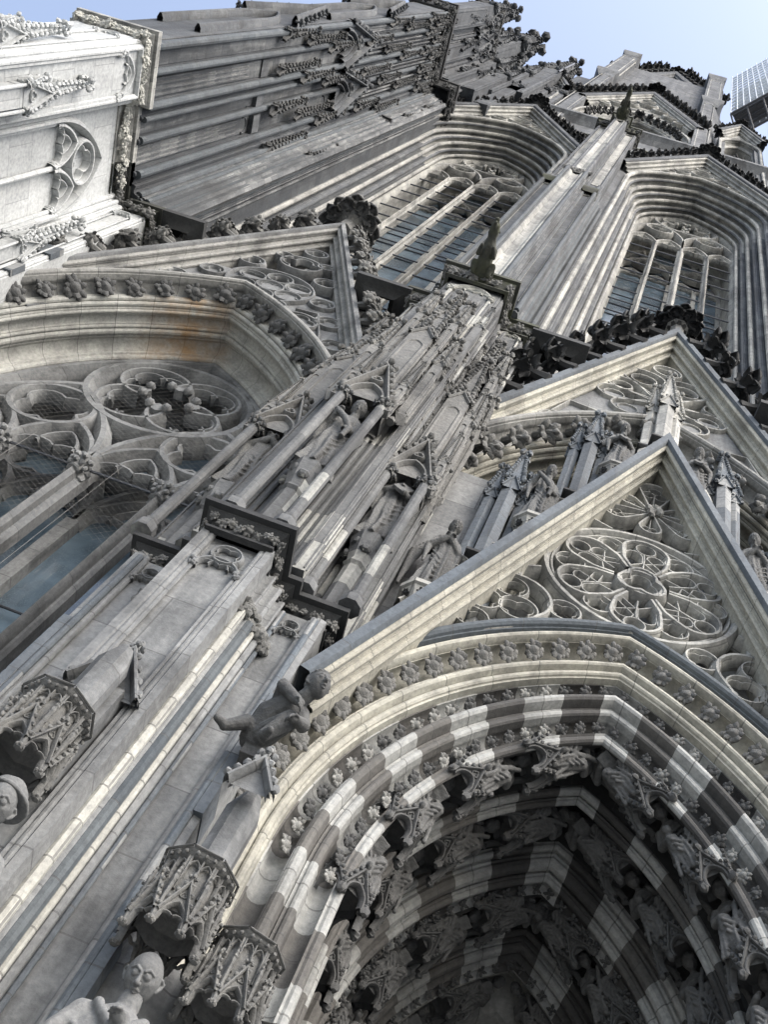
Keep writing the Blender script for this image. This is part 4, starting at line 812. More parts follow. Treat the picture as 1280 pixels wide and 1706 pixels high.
# ---------------------------------------------------------------- window tracery
def tracery4(mb, ax, zs, a, cx, y, d, w, zb, deep=True, low=None):
    """four lights, two sub-arches with quatrefoils, large rose on top"""
    R = a + cx; h = sqrt(R * R - cx * cx)
    mb.bar(pointed(ax, zs, a, h, zb, 14), w, y, d)
    sa = a / 2; sh = h * 0.5; zl = zs
    if low: zl = low[0]; sub = low[1]; sh = low[2]
    # rose circle tangent to the arch
    zc = zs + h * 0.615; rr = R - sqrt(cx * cx + (zc - zs) ** 2) - w * 0.5
    if low: zc, rr = low[3], low[4]
    mb.bar(circ(ax, zc, rr, 44), w, y, d, True)
    if deep:
        q = rr * 0.44
        for k in range(4):
            t = radians(45 + 90 * k); ox, oz = ax + cos(t) * q * 1.08, zc + sin(t) * q * 1.08
            ar = [(ox + q * 0.98 * cos(t + radians(v)), oz + q * 0.98 * sin(t + radians(v))) for v in range(-142, 143, 12)]
            mb.bar(ar, w * 0.55, y + d * 0.12, d * 0.75)
            for j in (-1, 0, 1):
                u = t + j * 1.45; fx, fz = ox + cos(u) * q * 0.42, oz + sin(u) * q * 0.42
                mb.bar([(fx + q * 0.46 * cos(u + radians(v)), fz + q * 0.46 * sin(u + radians(v))) for v in range(-100, 101, 20)], w * 0.3, y + d * 0.3, d * 0.5)
            t2 = radians(90 * k); mb.tube([(ax + cos(t2) * q * 0.75, y + d * 0.02, zc + sin(t2) * q * 0.75), (ax + cos(t2) * q * 0.72, y + d * 0.5, zc + sin(t2) * q * 0.72)], w * 0.75, 8)
            for s in (-1, 1): mb.ball((ax + cos(t2) * q * 0.7 - sin(t2) * s * w, y, zc + sin(t2) * q * 0.7 + cos(t2) * s * w), w * 0.6, 7, 5)
    else: mb.bar(foil(ax, zc, rr - w * 0.7, 4, 45), w * 0.5, y + d * 0.2, d * 0.6, True)
    for s in (-1, 1):
        c = ax + s * sa; zq = low[1] if low else zs; mb.bar(pointed(c, zq, sa, sh, zl, 12), w * 0.95, y + 0.005, d)
        la = sa / 2; lh = sh * 0.5; qz = zq + sh * 0.62; Rs = (sa * sa + sh * sh) / (2 * sa); cs = Rs - sa; qr = Rs - sqrt(cs * cs + (qz - zq) ** 2) - w * 0.3
        quatre(mb, c, qz, qr, w * 0.75, y + 0.02, d * 0.95)
        for u in (-1, 1): trefoil_light(mb, c + u * la, zl, la, lh, w * 0.7, y + 0.03, d * 0.9)
def window(name, ax, zs, a, cx, y, w, zb, mat, inner, zsill, caps=False, bars=(), low=None, zm=None):
    d = w * 2.4; zm = zm or zs; mb = MB(); tracery4(mb, ax, zs, a, cx, y, d, w, zb, True, low); win = P(name, mb, mat)
    for k in (-1, 0, 1):
        m = MB(); x = ax + k * a / 2; q = w * (1.05 if k == 0 else 0.8)
        m.prism([(x - q, y + d), (x - q, y + d * 0.5), (x - q * 0.7, y + d * 0.36), (x - q * 0.45, y + d * 0.34), (x - q * 0.4, y + 0.02), (x, y - w * 0.3), (x + q * 0.4, y + 0.02), (x + q * 0.45, y + d * 0.34), (x + q * 0.7, y + d * 0.36), (x + q, y + d * 0.5), (x + q, y + d)], zsill, zm + 0.05)
        if caps:
            capital(m, x, y + w * 0.1, zs - w * 1.3, w * 0.62, w * 2.2)
            for s in (-1, 1): knob(m, (x + s * q * 0.8, y + d * 0.4, zs), w * 0.5); knob(m, (x + s * q * 0.7, y + d * 0.4, zs - w), w * 0.45)
        P('mullion', m, mat, win)
    if inner:
        mb = MB(); tracery4(mb, ax, zs, a, cx, y + inner, d * 0.8, w * 0.9, zb, False, low)
        for k in (-1, 0, 1): mb.box(ax + k * a / 2 - w * 0.7, ax + k * a / 2 + w * 0.7, y + inner, y + inner + d, zsill, zm)
        P('inner_tracery', mb, mat, win)
        R = a + cx; h = sqrt(R * R - cx * cx); o = pointed(ax, zs, a + 0.02, h, zsill, 12)
        mb = MB(); mb.grid([[(x, y + d * 0.7, z) for x, z in o], [(x, y + inner + d, z) for x, z in o]]); P('reveal', mb, mat, win)
        for k in range(4):
            c = ax + (k - 1.5) * a / 2; q = pointed(c, zm, a / 4, a * 0.4, zsill, 6); mb = MB(); n = len(q)
            b = mb.pts([(x, y + inner + d * 0.55, z) for x, z in q]); mb.face([b + i for i in range(n)]); P('pane', mb, GLASS, win)
        mb = MB(); mb.grid([[(x, y + inner + d * 0.8, z) for x, z in o], [(x, y + inner + d * 0.8, zs - 0.2) for x, z in o]]); P('rear_glazing', mb, GLASS, win)
    for k, (z, off) in enumerate(bars):
        mb = MB(); mb.tube([(ax - a, y + off, z), (ax + a, y + off, z)], 0.03 if off < 0.6 else 0.024, 6); P('saddle_bar', mb, IRON, win)
    return win
def spandrel(ax, y, half, z0, z1, aax, cx, cz, R, mat, name='wall'):
    rows, u = arch_rows(aax, cx, cz, [(R, y)], z0); r = rows[0]; top = [(x, y, z1) for x, _, z in r]
    mb = MB(); mb.grid([r, top]); mb.box(aax - half, r[0][0], y, y + 0.02, z0, z1); mb.box(r[-1][0], aax + half, y, y + 0.02, z0, z1); return P(name, mb, mat)
# ---- lower storey: the same window, hood and gable in both bays
CXL, CZL = 3.57, 15.3
def hood(ax, lush):
    prof = [(7.62, 8.45), (7.62, 7.86)] + mold((7.62, 7.82), (7.44, 7.86), 'fRf', -1) + [(7.42, 7.95)] + mold((7.42, 7.98), (7.22, 8.2), 'H', -1)
    mb = MB(); arch(mb, ax, CXL, CZL, prof, 10, 40); P('hood_mould', mb, ARCHG)
    prof = mold((7.22, 8.2), (7.02, 8.42), 'frrf', -1) + mold((7.02, 8.42), (7.0, 8.98), 'frfHfrR', -1) + mold((7.0, 8.98), (6.72, 9.5), 'fHfrf', -1)
    mb = MB(); arch(mb, ax, CXL, CZL, prof, 8, 40); A = P('window_arch', mb, ARCHS if ax == LB else ARCHC)
    return A
AL, AR = hood(LB, True), hood(RB, False)
wl = window('traceried_window', LB, CZL, 3.07, CXL, 9.40, 0.175, 6, GREY, 1.1, 6, True, [(15.35, 0.1), (9.6, 0.1)] + [(12.6 - 1.2 * k, 1.2) for k in range(6)])
wr = window('traceried_window', RB, CZL, 3.07, CXL, 9.42, 0.15, 12, GREY, 1.1, 12, True)
mb = MB(); mb.box(LB - 3.6, LB + 3.3, 11.6, 11.8, 2, 23); mb.box(RB - 3.3, RB + 4, 13.4, 13.6, -1.6, 24); P('dark_interior', mb, BLACK)
mb = MB(); r, _ = arch_rows(LB, CXL, CZL, [(7.3, 8.35)], 4); mb.grid([r[0], [(x, y, 24) for x, y, z in r[0]]]); r, _ = arch_rows(RB, CXL, CZL, [(7.3, 8.35)], 12); mb.grid([r[0], [(x, y, 24) for x, y, z in r[0]]])
mb.box(-16, 8, 8.6, 8.7, 22, 24.4); WALL = P('wall', mb, GREY)
# jamb shafts of the left window
mb = MB()
for s in (-1, 1):
    pl = mold((LB + s * 3.9, 7.9), (LB + s * 3.08, 9.5), 'rfhfrfhfrfhfrfhfr', s); mb.prism(pl, 2, CZL, closed=False)
P('window_jamb', mb, GREY)
# bird net over the head of the left window
mb = MB(); y = 9.3
def in_arch(x, z):
    dx = abs(x - LB); return z > 13.2 and dx < 3.0 and (z < CZL or (dx + CXL) ** 2 + (z - CZL) ** 2 < 6.55 ** 2)
for fam in (1, -1):
    for k in range(-60, 110):
        c = k * 0.17; seg = []
        for i in range(90):
            t = i * 0.12; x = LB - 3.1 + t * 0.62 + (c if fam > 0 else 0) * 1.0; z = 13.1 + t * 0.85 if fam > 0 else 0
            if fam < 0: x = LB + 3.1 - t * 0.7 + c; z = 13.1 + t * 0.5
            if in_arch(x, z): seg.append((x, y + 0.03 * sin(x * 2), z))
            elif len(seg) > 1: break
        if len(seg) > 1: mb.tube([seg[0], seg[-1]], 0.001, 3, False)
for x in (LB - 1.0, LB + 0.7, LB + 2.3): mb.tube([(x, y - 0.02, 6.5), (x, y - 0.02, 15.6)], 0.003, 4, False)
P('bird_net', mb, NETM, wl)
# gables of the two lower bays
def lower_gable(ax, mat_slab, crmat, dists, size, finmat, fs, slabw):
    g = gable(ax, 8.0, 28.95, 2.66, 17.2, mat_slab, ARCHC if ax == RB else ARCHG, 0.22, slab=slabw, deep=0.36)
    zf = lambda x: CZL + sqrt(max(0.1, 7.62 ** 2 - (abs(x - ax) + CXL) ** 2)) if abs(x - ax) + CXL < 7.62 else CZL
    field(g, ax, 8.72, 28.6, 2.66, zf, FIELDSHADE, 3.9)
    mb = MB(); y, d = 8.26, 0.22
    if ax == LB:
        quatre_big = [(0, 23.6, 1.02), (0, 25.7, 0.52), (-1.28, 22.0, 0.42), (1.28, 22.0, 0.42), (-2.05, 20.6, 0.36), (2.05, 20.6, 0.36), (0, 26.85, 0.3), (-0.95, 24.85, 0.3), (0.95, 24.85, 0.3), (-1.35, 23.4, 0.28), (1.35, 23.4, 0.28), (-0.55, 26.0, 0.2), (0.55, 26.0, 0.2), (-1.85, 22.4, 0.3), (1.85, 22.4, 0.3), (-2.35, 21.2, 0.28), (2.35, 21.2, 0.28), (-2.6, 19.6, 0.3), (2.6, 19.6, 0.3), (-0.55, 22.5, 0.24), (0.55, 22.5, 0.24)]
        for x, z, r in quatre_big:
            mb.bar(circ(ax + x, z, r, 30), 0.06, y, d, True)
            if r > 0.6:
                for k in range(6): quatre(mb, ax + x + cos(k * pi / 3 + 0.52) * r * 0.64, z + sin(k * pi / 3 + 0.52) * r * 0.64, r * 0.3, 0.04, y + 0.03, d * 0.8, 3, math.degrees(k * pi / 3 + 0.52))
                quatre(mb, ax + x, z, r * 0.31, 0.04, y + 0.03, d * 0.8)
            else: mb.bar(foil(ax + x, z, r * 0.9, 4 if r > 0.4 else 3), 0.035, y + 0.03, d * 0.7, True)
        for s in (-1, 1):
            mb.bar([(ax + s * 1.0, 22.6), (ax + s * 1.5, 22.7), (ax + s * 1.9, 21.6), (ax + s * 2.6, 19.4)], 0.05, y, d); mb.bar([(ax + s * 1.7, 21.2), (ax + s * 2.2, 20.0), (ax + s * 2.9, 18.2)], 0.05, y, d)
    else:
        for k in range(9):
            t = radians(90 + 40 * k + 20); r = 1.9; c = (ax, 24.1)
            p0 = (c[0] + 0.2 * cos(t), c[1] + 0.2 * sin(t)); L = 1.5 if sin(t) < 0.5 else 2.0
            mid = (c[0] + L * 0.72 * cos(t), c[1] + L * 0.72 * sin(t)); q = L * 0.26
            mb.bar([p0] + [(mid[0] + q * cos(t + radians(v)), mid[1] + q * sin(t + radians(v))) for v in range(-120, 121, 20)] + [p0], 0.05, y, d)
            mb.bar([(mid[0] + q * 0.6 * cos(t + radians(v)), mid[1] + q * 0.6 * sin(t + radians(v))) for v in range(0, 360, 30)], 0.035, y + 0.05, d * 0.6, True)
        for s in (-1, 1):
            quatre(mb, ax + s * 1.95, 21.2, 0.45, 0.05, y, d, 3); mb.bar([(ax + s * 1.3, 22.4), (ax + s * 1.9, 22.5), (ax + s * 2.4, 20.9), (ax + s * 2.9, 19.2)], 0.05, y, d)
            quatre(mb, ax + s * 2.5, 19.7, 0.3, 0.04, y, d, 3)
        quatre(mb, ax, 26.4, 0.34, 0.05, y, d, 3)
    P('gable_tracery', mb, GREY if ax == LB else UPALE, g)
    crockets(g, ax, 28.95, 2.66, 7.9, dists, size, crmat, 0.2, 'bunch' if ax == LB else 'crocket'); finial(g, ax, 8.05, 28.95, fs, finmat, UPALE if ax == RB else CARVE)
    return g
GLB = lower_gable(LB, GREY, CARVE, [1.3 + 1.02 * k for k in range(10)], 0.85, CARVE, 1.4, 0.15)
GRB = lower_gable(RB, BLUE, BLACK, [1.1 + 1.22 * k for k in range(9)], 0.95, BLACK, 1.15, 0.2)
# carved figures and leaves in the hollow of the two hoods
for ax, arcn, n, mat in ((LB, AL, 12, DCARVE), (RB, AR, 9, CARVE)):
    for s in (-1, 1):
        for k in range(n):
            t = 1 - (k + 0.45) / n
            (x, z), (nx, nz) = arch_pt(ax, CXL, CZL, 7.3, t, s)
            link('hood_ornament', proto('clump' if ax == LB else 'crocket', k + (s > 0), mat), arcn, frame((x, 8.12, z), (-nx * 0.8, -0.75, -nz * 0.8), (s * nz * -1, RND.uniform(-0.4, 0.4), nx), RND.uniform(0.36, 0.46) if ax == LB else 0.55))
# ---------------------------------------------------------------- portal
CXP, CZP = 2.2, 7.6
def Rp(z): return sqrt((z - CZP) ** 2 + CXP ** 2)
def pz(x, R): return CZP + sqrt(max(0.0, R * R - (abs(x - RB) + CXP) ** 2)) if abs(x - RB) + CXP < R else CZP
def order(prof, mat, name='archivolt', zb=-1.6):
    mb = MB(); arch(mb, RB, CXP, CZP, prof, zb, 44); return P(name, mb, mat)
hd = order([(6.06, 8.2), (6.06, 7.62)] + mold((6.06, 7.6), (5.88, 7.62), 'fRf', -1) + [(5.86, 7.72)], ARCHB, 'portal_hood')
o0 = order([(5.86, 7.72), (5.82, 7.64)] + mold((5.82, 7.64), (5.70, 7.62), 'fr', -1) + [(5.69, 7.7)] + mold((5.68, 7.7), (5.42, 7.82), 'H', -1, 7, kh=0.6) + mold((5.42, 7.78), (5.30, 7.78), 'fr', -1) + [(5.28, 7.86)] + mold((5.28, 7.84), (5.17, 7.86), 'rf', -1) + [(5.17, 7.96)], ARCHC)
o1 = order([(5.17, 7.96)] + mold((5.15, 7.96), (4.93, 8.04), 'H', -1, 6, kh=0.7) + [(4.93, 7.94)] + mold((4.92, 7.94), (4.80, 7.94), 'r', -1) + [(4.79, 8.04)] + mold((4.78, 8.02), (4.66, 8.06), 'fr', -1) + [(4.65, 8.14)] + mold((4.65, 8.12), (4.46, 8.2), 'H', -1, 6, kh=0.7) + mold((4.46, 8.14), (4.36, 8.24), 'fr', -1), STRIPE)
h1 = order([(4.36, 8.24), (4.42, 8.34), (4.7, 8.40), (4.86, 8.5), (4.9, 8.7), (4.86, 8.85), (4.72, 8.98), (4.48, 9.02)], ARCHSHADE, 'figure_hollow')
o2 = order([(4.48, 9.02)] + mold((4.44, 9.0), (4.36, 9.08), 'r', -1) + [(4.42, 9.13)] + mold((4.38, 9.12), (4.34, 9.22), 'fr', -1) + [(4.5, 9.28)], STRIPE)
h2 = order([(4.5, 9.28), (4.75, 9.36), (4.9, 9.55), (4.9, 9.85), (4.75, 10.0), (4.52, 10.05)], ARCHSHADE, 'figure_hollow')
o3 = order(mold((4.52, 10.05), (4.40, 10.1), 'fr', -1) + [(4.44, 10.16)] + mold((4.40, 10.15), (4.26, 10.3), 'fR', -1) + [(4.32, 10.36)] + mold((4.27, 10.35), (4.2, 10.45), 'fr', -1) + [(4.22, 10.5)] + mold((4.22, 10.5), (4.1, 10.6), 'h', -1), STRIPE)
h3 = order([(4.1, 10.6), (4.45, 10.7), (4.58, 10.9), (4.5, 11.1), (4.12, 11.2)], ARCHSHADE, 'figure_hollow')
o4 = order(mold((4.12, 11.2), (4.04, 11.26), 'r', -1) + [(4.08, 11.3)] + mold((4.02, 11.3), (3.90, 11.4), 'fR', -1) + [(3.94, 11.46)] + [(3.85, 11.5)] + mold((3.85, 11.5), (3.76, 11.58), 'h', -1), STRIPE)
h4 = order([(3.76, 11.58), (4.0, 11.7), (4.15, 11.9), (4.1, 12.1), (3.7, 12.3), (3.6, 12.8)], ARCHG, 'figure_hollow')
mb = MB(); mb.box(RB - 3, RB + 3, 12.75, 12.85, -1.6, 12); P('tympanum', mb, ARCHG)
for k in range(2 * 17):
    s = -1 if k % 2 else 1; t = 1 - (k // 2 + 0.5) / 17; (x, z), (nx, nz) = arch_pt(RB, CXP, CZP, 5.56, t, s)
    link('fleuron', proto('clump', k, CARVE), o0, frame((x, 7.74, z), (-nx * 0.6, -0.8, -nz * 0.6), (nz, RND.uniform(-0.5, 0.5), -nx), 0.25))
for R, y, n, sz, par in ((5.05, 8.0, 20, 0.165, o1), (4.56, 8.15, 19, 0.15, o1), (4.17, 10.52, 19, 0.14, o3), (3.82, 11.5, 17, 0.13, o4)):
    mb = MB()
    for s in (-1, 1):
        for k in range(n):
            (x, z), (nx, nz) = arch_pt(RB, CXP, CZP, R, 1 - (k + 0.5) / n, s); M = frame((x, y, z), (-nx * 0.75, -0.65, -nz * 0.75), (nz, RND.uniform(-0.4, 0.4), -nx), sz)
            if par is o1: link('small_fleuron', proto('clump', k, ARCHG if (int((k + 0.5) / n * 5.6 / 0.74) % 2) else DCARVE), o1, M)
            else: mb.copy_in(FLEURD[k % 2], M)
    if mb.v: q = P('leaf_band', mb, DCARVE, par, 50); q['kind'] = 'stuff'
# jambs of the portal and the wall beside it
mb = MB(); mb.box(RB - 4.4, RB - 3.86, 7.7, 12.8, -1.6, 12); mb.box(RB + 3.86, RB + 4.6, 7.7, 12.8, -1.6, 12); r, _ = arch_rows(RB, CXP, CZP, [(6.0, 8.05)], -1.6); mb.grid([r[0], [(x, y, 17) for x, y, z in r[0]]]); P('portal_wall', mb, GREY)
mb = MB(); mb.prism([(-1.93, 7.5), (-1.93, 7.2), (-1.7, 7.16), (-1.45, 7.3), (-1.2, 7.26), (-1.05, 7.5)], -1.6, 5.5); P('jamb_pier', mb, GREY)
mb = MB(); mb.prism([(-1.15, 8.1), (-1.1, 7.86), (-0.85, 7.84), (-0.7, 8.1)], -1.6, 5.3); P('jamb_pier', mb, GREY)
# gable of the portal
GP = gable(RB, 7.24, 19.25, 2.93, 9.2, BLUE, ARCHC, 0.11, 0.75, slab=0.17, over=0.16, deep=0.3)
field(GP, RB, 8.1, 18.6, 2.93, lambda x: pz(x, 6.0), FIELDSHADE, 3.4)
mb = MB(); y, d = 7.6, 0.24; Z = 14.12; X = RB
KP = 1.028; mb.M = TR(RB + 0.04, 0, 0) @ Matrix.Diagonal((KP, 1, KP, 1)) @ TR(-RB, 0, 0)
mb.bar(circ(X, Z, 1.38, 56), 0.085, y, d, True); mb.bar(circ(X, Z, 1.28, 56), 0.04, y + 0.06, d * 0.7, True)
quatre(mb, X, Z, 0.3, 0.06, y, d, 3, -30); mb.bar(foil(X, Z, 0.36, 3, -30, 0.5), 0.06, y - 0.02, d, True)
for k in range(6):
    t = radians(90 + 60 * k); ux, uz = cos(t), sin(t); px, pz_ = -uz, ux
    def L(u, v): return (X + ux * u + px * v, Z + uz * u + pz_ * v)
    pet = [L(0.36, -0.17), L(0.62, -0.31), L(0.85, -0.34)] + [L(0.93 + 0.33 * cos(radians(v)), 0.35 * sin(radians(v))) for v in range(-80, 81, 16)] + [L(0.85, 0.34), L(0.62, 0.31), L(0.36, 0.17)]
    mb.bar(pet, 0.06, y + 0.01, d)
    mb.bar([L(0.46, 0), L(0.8, 0), L(0.95, 0.02)], 0.03, y + 0.05, d * 0.7)
    for s in (-1, 1):
        q = L(0.84, s * 0.16); mb.bar([L(0.5, s * 0.2), L(0.66, s * 0.02)] + [(q[0] + 0.13 * cos(t + radians(v)), q[1] + 0.13 * sin(t + radians(v))) for v in range(-90, 91, 30)] + [L(0.6, s * 0.27)], 0.025, y + 0.06, d * 0.6)
    q = L(1.08, 0); mb.bar([(q[0] + 0.15 * cos(a), q[1] + 0.15 * sin(a)) for a in [i * pi / 7 for i in range(14)]], 0.028, y + 0.05, d * 0.6, True)
    t2 = t + radians(30); q = (X + cos(t2) * 1.02, Z + sin(t2) * 1.02); quatre(mb, q[0], q[1], 0.21, 0.03, y + 0.04, d * 0.7, 3, math.degrees(t2))
for k in range(6):       # upper six-petalled flower
    t = radians(90 + 60 * k); cx, cz = X, 16.45; ln = (1.12, 0.62, 0.85, 0.72, 0.85, 0.62)[k]
    ux, uz = cos(t), sin(t); px, pz_ = -uz, ux
    def L(u, v): return (cx + ux * u + px * v, cz + uz * u + pz_ * v)
    q = ln * 0.24; m = ln * 0.74
    mb.bar([L(0.1, -0.03)] + [L(m + q * cos(radians(v)), q * sin(radians(v))) for v in range(-105, 106, 15)] + [L(0.1, 0.03)], 0.045, y, d)
    mb.bar([L(0.12, 0), L(m - q * 0.2, 0)], 0.025, y + 0.05, d * 0.7)
    for s in (-1, 0, 1): mb.bar([L(m + q * 0.42 * cos(s * 2.1) + q * 0.4 * cos(radians(v)), q * 0.42 * sin(s * 2.1) + q * 0.4 * sin(radians(v))) for v in range(0, 360, 40)], 0.02, y + 0.06, d * 0.6, True)
for k in range(10): knob(mb, (X + RND.uniform(-0.12, 0.12), y - 0.03, 16.45 + RND.uniform(-0.12, 0.12)), 0.07)
for s in (-1, 1):
    # fish-bladder panels and small circles filling the corners
    c0 = (X + s * 1.62, 12.62); dx, dz = s * 0.42, -0.9; ln = sqrt(dx * dx + dz * dz); dx, dz = dx / ln, dz / ln
    def L(u, v): return (c0[0] + dx * u - dz * v * s, c0[1] + dz * u + dx * v * s)
    mb.bar([L(-0.05 + 0.5 * cos(radians(v)), 0.5 * sin(radians(v))) for v in range(90, 271, 15)] + [L(0.6, -0.42), L(1.3, -0.1), L(1.75, 0.1), L(1.2, 0.28), L(0.6, 0.45), L(-0.05, 0.5)], 0.06, y, d)
    for u, v, r in ((-0.22, 0.16, 0.24), (0.12, -0.2, 0.26), (0.35, 0.2, 0.24), (0.85, 0.02, 0.22)): quatre(mb, *L(u, v), r, 0.03, y + 0.04, d * 0.7, 3)
    for x, z, r in ((1.38, 15.15, 0.27), (1.98, 13.6, 0.25), (0.92, 12.72, 0.22), (0.78, 17.0, 0.0), (1.05, 16.0, 0.22)):
        if r: quatre(mb, X + s * x, z, r, 0.035, y + 0.02, d * 0.8, 3)
    mb.bar([(X + s * 1.1, 15.0), (X + s * 1.55, 14.95), (X + s * 1.7, 14.5)], 0.04, y, d); mb.bar([(X + s * 0.55, 15.45), (X + s * 0.95, 15.6), (X + s * 1.25, 15.55)], 0.04, y, d)
for s in (-1, 1):
    for x, z, r in ((0.42, 17.55, 0.17), (0.72, 16.75, 0.2), (1.35, 15.75, 0.2), (2.35, 12.35, 0.22), (2.05, 13.1, 0.16), (2.45, 13.05, 0.15), (1.75, 14.35, 0.16)): quatre(mb, X + s * x, z, r, 0.03, y + 0.03, d * 0.8, 3)
    mb.bar([(X + s * 1.38, 13.6), (X + s * 1.9, 13.3), (X + s * 2.3, 12.8), (X + s * 2.9, 11.6)], 0.05, y, d); mb.bar([(X + s * 0.2, 17.9), (X + s * 0.55, 17.2), (X + s * 0.95, 16.5)], 0.04, y, d)
mb.bar([(X - 0.25, 17.7), (X, 18.35), (X + 0.25, 17.7)], 0.05, y, d)
mb.M = Matrix()
P('gable_tracery', mb, UPALE, GP)
# pinnacles and pedestals rising behind the portal gable
def zg(x): return 19.25 - abs(x - RB) * 2.93
for i, x in enumerate((-0.72, 0.28, 1.5, 2.72, 3.72)):
    z = zg(x); big = x == 1.5; mb = MB(); zt = 22.3 if big else z + 3.5
    for dx, dy, k in ((0, -0.05, 1.0), (-0.25, 0.08, 0.7), (0.25, 0.08, 0.7)):
        q = 0.23 if big else 0.19
        mb.lathe([(q * k * 0.9, z - 0.45 - abs(dx) * 1.2), (q * k * 0.9, z + 0.55), (q * k * 0.78, z + 0.6), (q * k * 0.78, zt - 0.25 + 0.5 * (k - 0.7))], x + dx, 7.78 + dy, 6, pi / 6)
        M0 = mb.M
        for r_ in range(4): mb.M = M0 @ TR(x + dx, 7.78 + dy, 0) @ RZ(r_ * pi / 2); gablet(mb, 0, zt - 0.35 + 0.5 * (k - 0.7), q * k * 0.8, q * k * 2.4, -q * k * 0.8, 0.02, 0.05, 0.028, False, True, 3, False)
        mb.M = M0; spire(mb, x + dx, 7.78 + dy, zt + 0.5 * (k - 0.7), q * k * 1.3, (1.9 if big else 1.25) * k, step=0.12, ck=0.035 + 0.012 * k)
    pn = P('pinnacle', mb, BLUE if not big else UPALE); mb = MB()
    for dx, dy, k in ((0, -0.05, 1.0), (-0.25, 0.08, 0.7), (0.25, 0.08, 0.7)): mb.lathe([(0.2 * k, z + 0.3 + 0.5 * k), (0.31 * k, z + 0.34 + 0.5 * k), (0.31 * k, z + 0.40 + 0.5 * k), (0.2 * k, z + 0.46 + 0.5 * k)], x + dx, 7.78 + dy, 4, pi / 4)
    P('dark_collar', mb, BLACK, pn)
SAINTS = []
for x in (-1.22, -0.22, 0.78, 2.22, 3.22):
    z = zg(x) + 1.0; mb = MB()
    mb.lathe([(0.14, zg(x) - 0.6), (0.14, z - 0.6), (0.2, z - 0.58), (0.17, z - 0.48), (0.16, z - 0.32), (0.27, z - 0.1), (0.31, z - 0.08), (0.31, z), (0.1, z + 0.01)], x, 7.72, 8, pi / 8)
    pd = P('pedestal', mb, UPALE); mb = MB()
    for k in range(20): mb.copy_in(CLUMPD[k % 4], frame((x + cos(k * 0.63) * 0.2, 7.72 + sin(k * 0.63) * 0.2, z - 0.2 + 0.08 * (k % 2)), (cos(k * 0.63), sin(k * 0.63), -0.4), (0, 0, 1), 0.11))
    P('leaf_collar', mb, BLACK, pd); SAINTS.append((x, 7.70, z))
# ---------------------------------------------------------------- string course below the upper windows
for xa, xb in ((-10.6, -9.55), (-5.8, -4.5), (-1.68, -0.38), (3.4, 4.6)):
    mb = MB(); mb.hsweep([(xa, 9), (xa, 7.45), (xb, 7.45), (xb, 9)], [(-0.3, 23.6), (-0.12, 23.75), (0.0, 23.8), (0.0, 23.98), (-0.5, 24.1)]); P('string_course', mb, BLACK, None)
mb = MB(); mb.box(-12, 6.5, 8.62, 10.5, 23.6, 24.5); P('sill', mb, MOSSY)
# ---------------------------------------------------------------- upper windows
CXU, CZU, AU = 2.6, 50.8, 2.22; LOW = (48.3, 49.7, 2.35, 53.05, 1.42)
for ax in (LB, RB):
    Ri = AU + CXU; pr = [(Ri + 1.05, 8.8), (Ri + 1.05, 8.2)] + mold((Ri + 1.02, 8.22), (Ri + 0.02, 9.9), 'frHfRHfrHfRHfrHfRHfr', -1, 5, 0.5, 0.85) + [(Ri, 10.2)]
    mb = MB(); half = [(ax - (R - CXU), y) for R, y in pr]; mb.prism(half, 24.2, 49.0, closed=False); mb.prism([(2 * ax - x, y) for x, y in half], 24.2, 49.0, closed=False); P('window_jamb', mb, UPPER)
    pr = [(Ri + 1.05, 8.8), (Ri + 1.05, 8.2)] + mold((Ri + 1.02, 8.22), (Ri + 0.02, 9.9), 'frHfRHfrHfRHfrHfRHfr', -1, 6, 0.5, 0.85) + [(Ri, 10.2)]
    mb = MB(); arch(mb, ax, CXU, CZU, pr, 49.0, 36); WA = P('window_arch', mb, UPALE)
    for q, rr in ((0.03, 0.085), (0.2, 0.06), (0.36, 0.085), (0.52, 0.06), (0.66, 0.085), (0.82, 0.06), (0.95, 0.075)):
        cR, cy = Ri + 1.0 - q * 1.0 - 0.03, 8.2 + q * 1.7; ring = [(cR + rr * cos(radians(v)), cy + rr * sin(radians(v))) for v in range(0, 361, 45)]
        mb = MB(); arch(mb, ax, CXU, CZU, ring, 24.3, 30); P('roll_moulding', mb, UPALE if rr > 0.07 else UPPER, WA)
    w = window('traceried_window', ax, CZU, AU, CXU, 9.95, 0.13, 24.3, UPALE, 1.6, 24.6, False, [(26.2 + 1.5 * k, 0.15) for k in range(15)] + [(25.5 + 1.5 * k, 1.75) for k in range(14)], LOW, 48.3)
    g = gable(ax, 7.95, 61.6, 2.5, 52.2, DARKUP, UPALE, 0.25, 0.5, slab=0.3, deep=0.35)
    zf = lambda x: CZU + sqrt(max(0.1, 5.87 ** 2 - (abs(x - ax) + CXU) ** 2)) if abs(x - ax) + CXU < 5.87 else CZU
    field(g, ax, 8.45, 61, 2.5, zf, UPALE, 4.0)
    mb = MB(); y, d = 8.24, 0.2
    for x, z, r, n in ((0, 57.5, 0.55, 4), (0, 59.0, 0.34, 3), (-0.95, 56.9, 0.36, 3), (0.95, 56.9, 0.36, 3), (-1.6, 56.0, 0.34, 3), (1.6, 56.0, 0.34, 3), (-2.2, 55.0, 0.28, 3), (2.2, 55.0, 0.28, 3)): quatre(mb, ax + x, z, r, 0.06, y, d, n)
    for s in (-1, 1): mb.bar([(ax + s * 0.2, 58.4), (ax + s * 0.6, 58.0), (ax + s * 1.3, 57.2), (ax + s * 2.1, 55.6)], 0.06, y, d)
    P('gable_tracery', mb, UPALE, g); crockets(g, ax, 61.6, 2.5, 7.95, [0.9 + 0.85 * k for k in range(11)], 0.72, BLACK, 0.15); finial(g, ax, 8.0, 61.5, 1.2, BLACK)
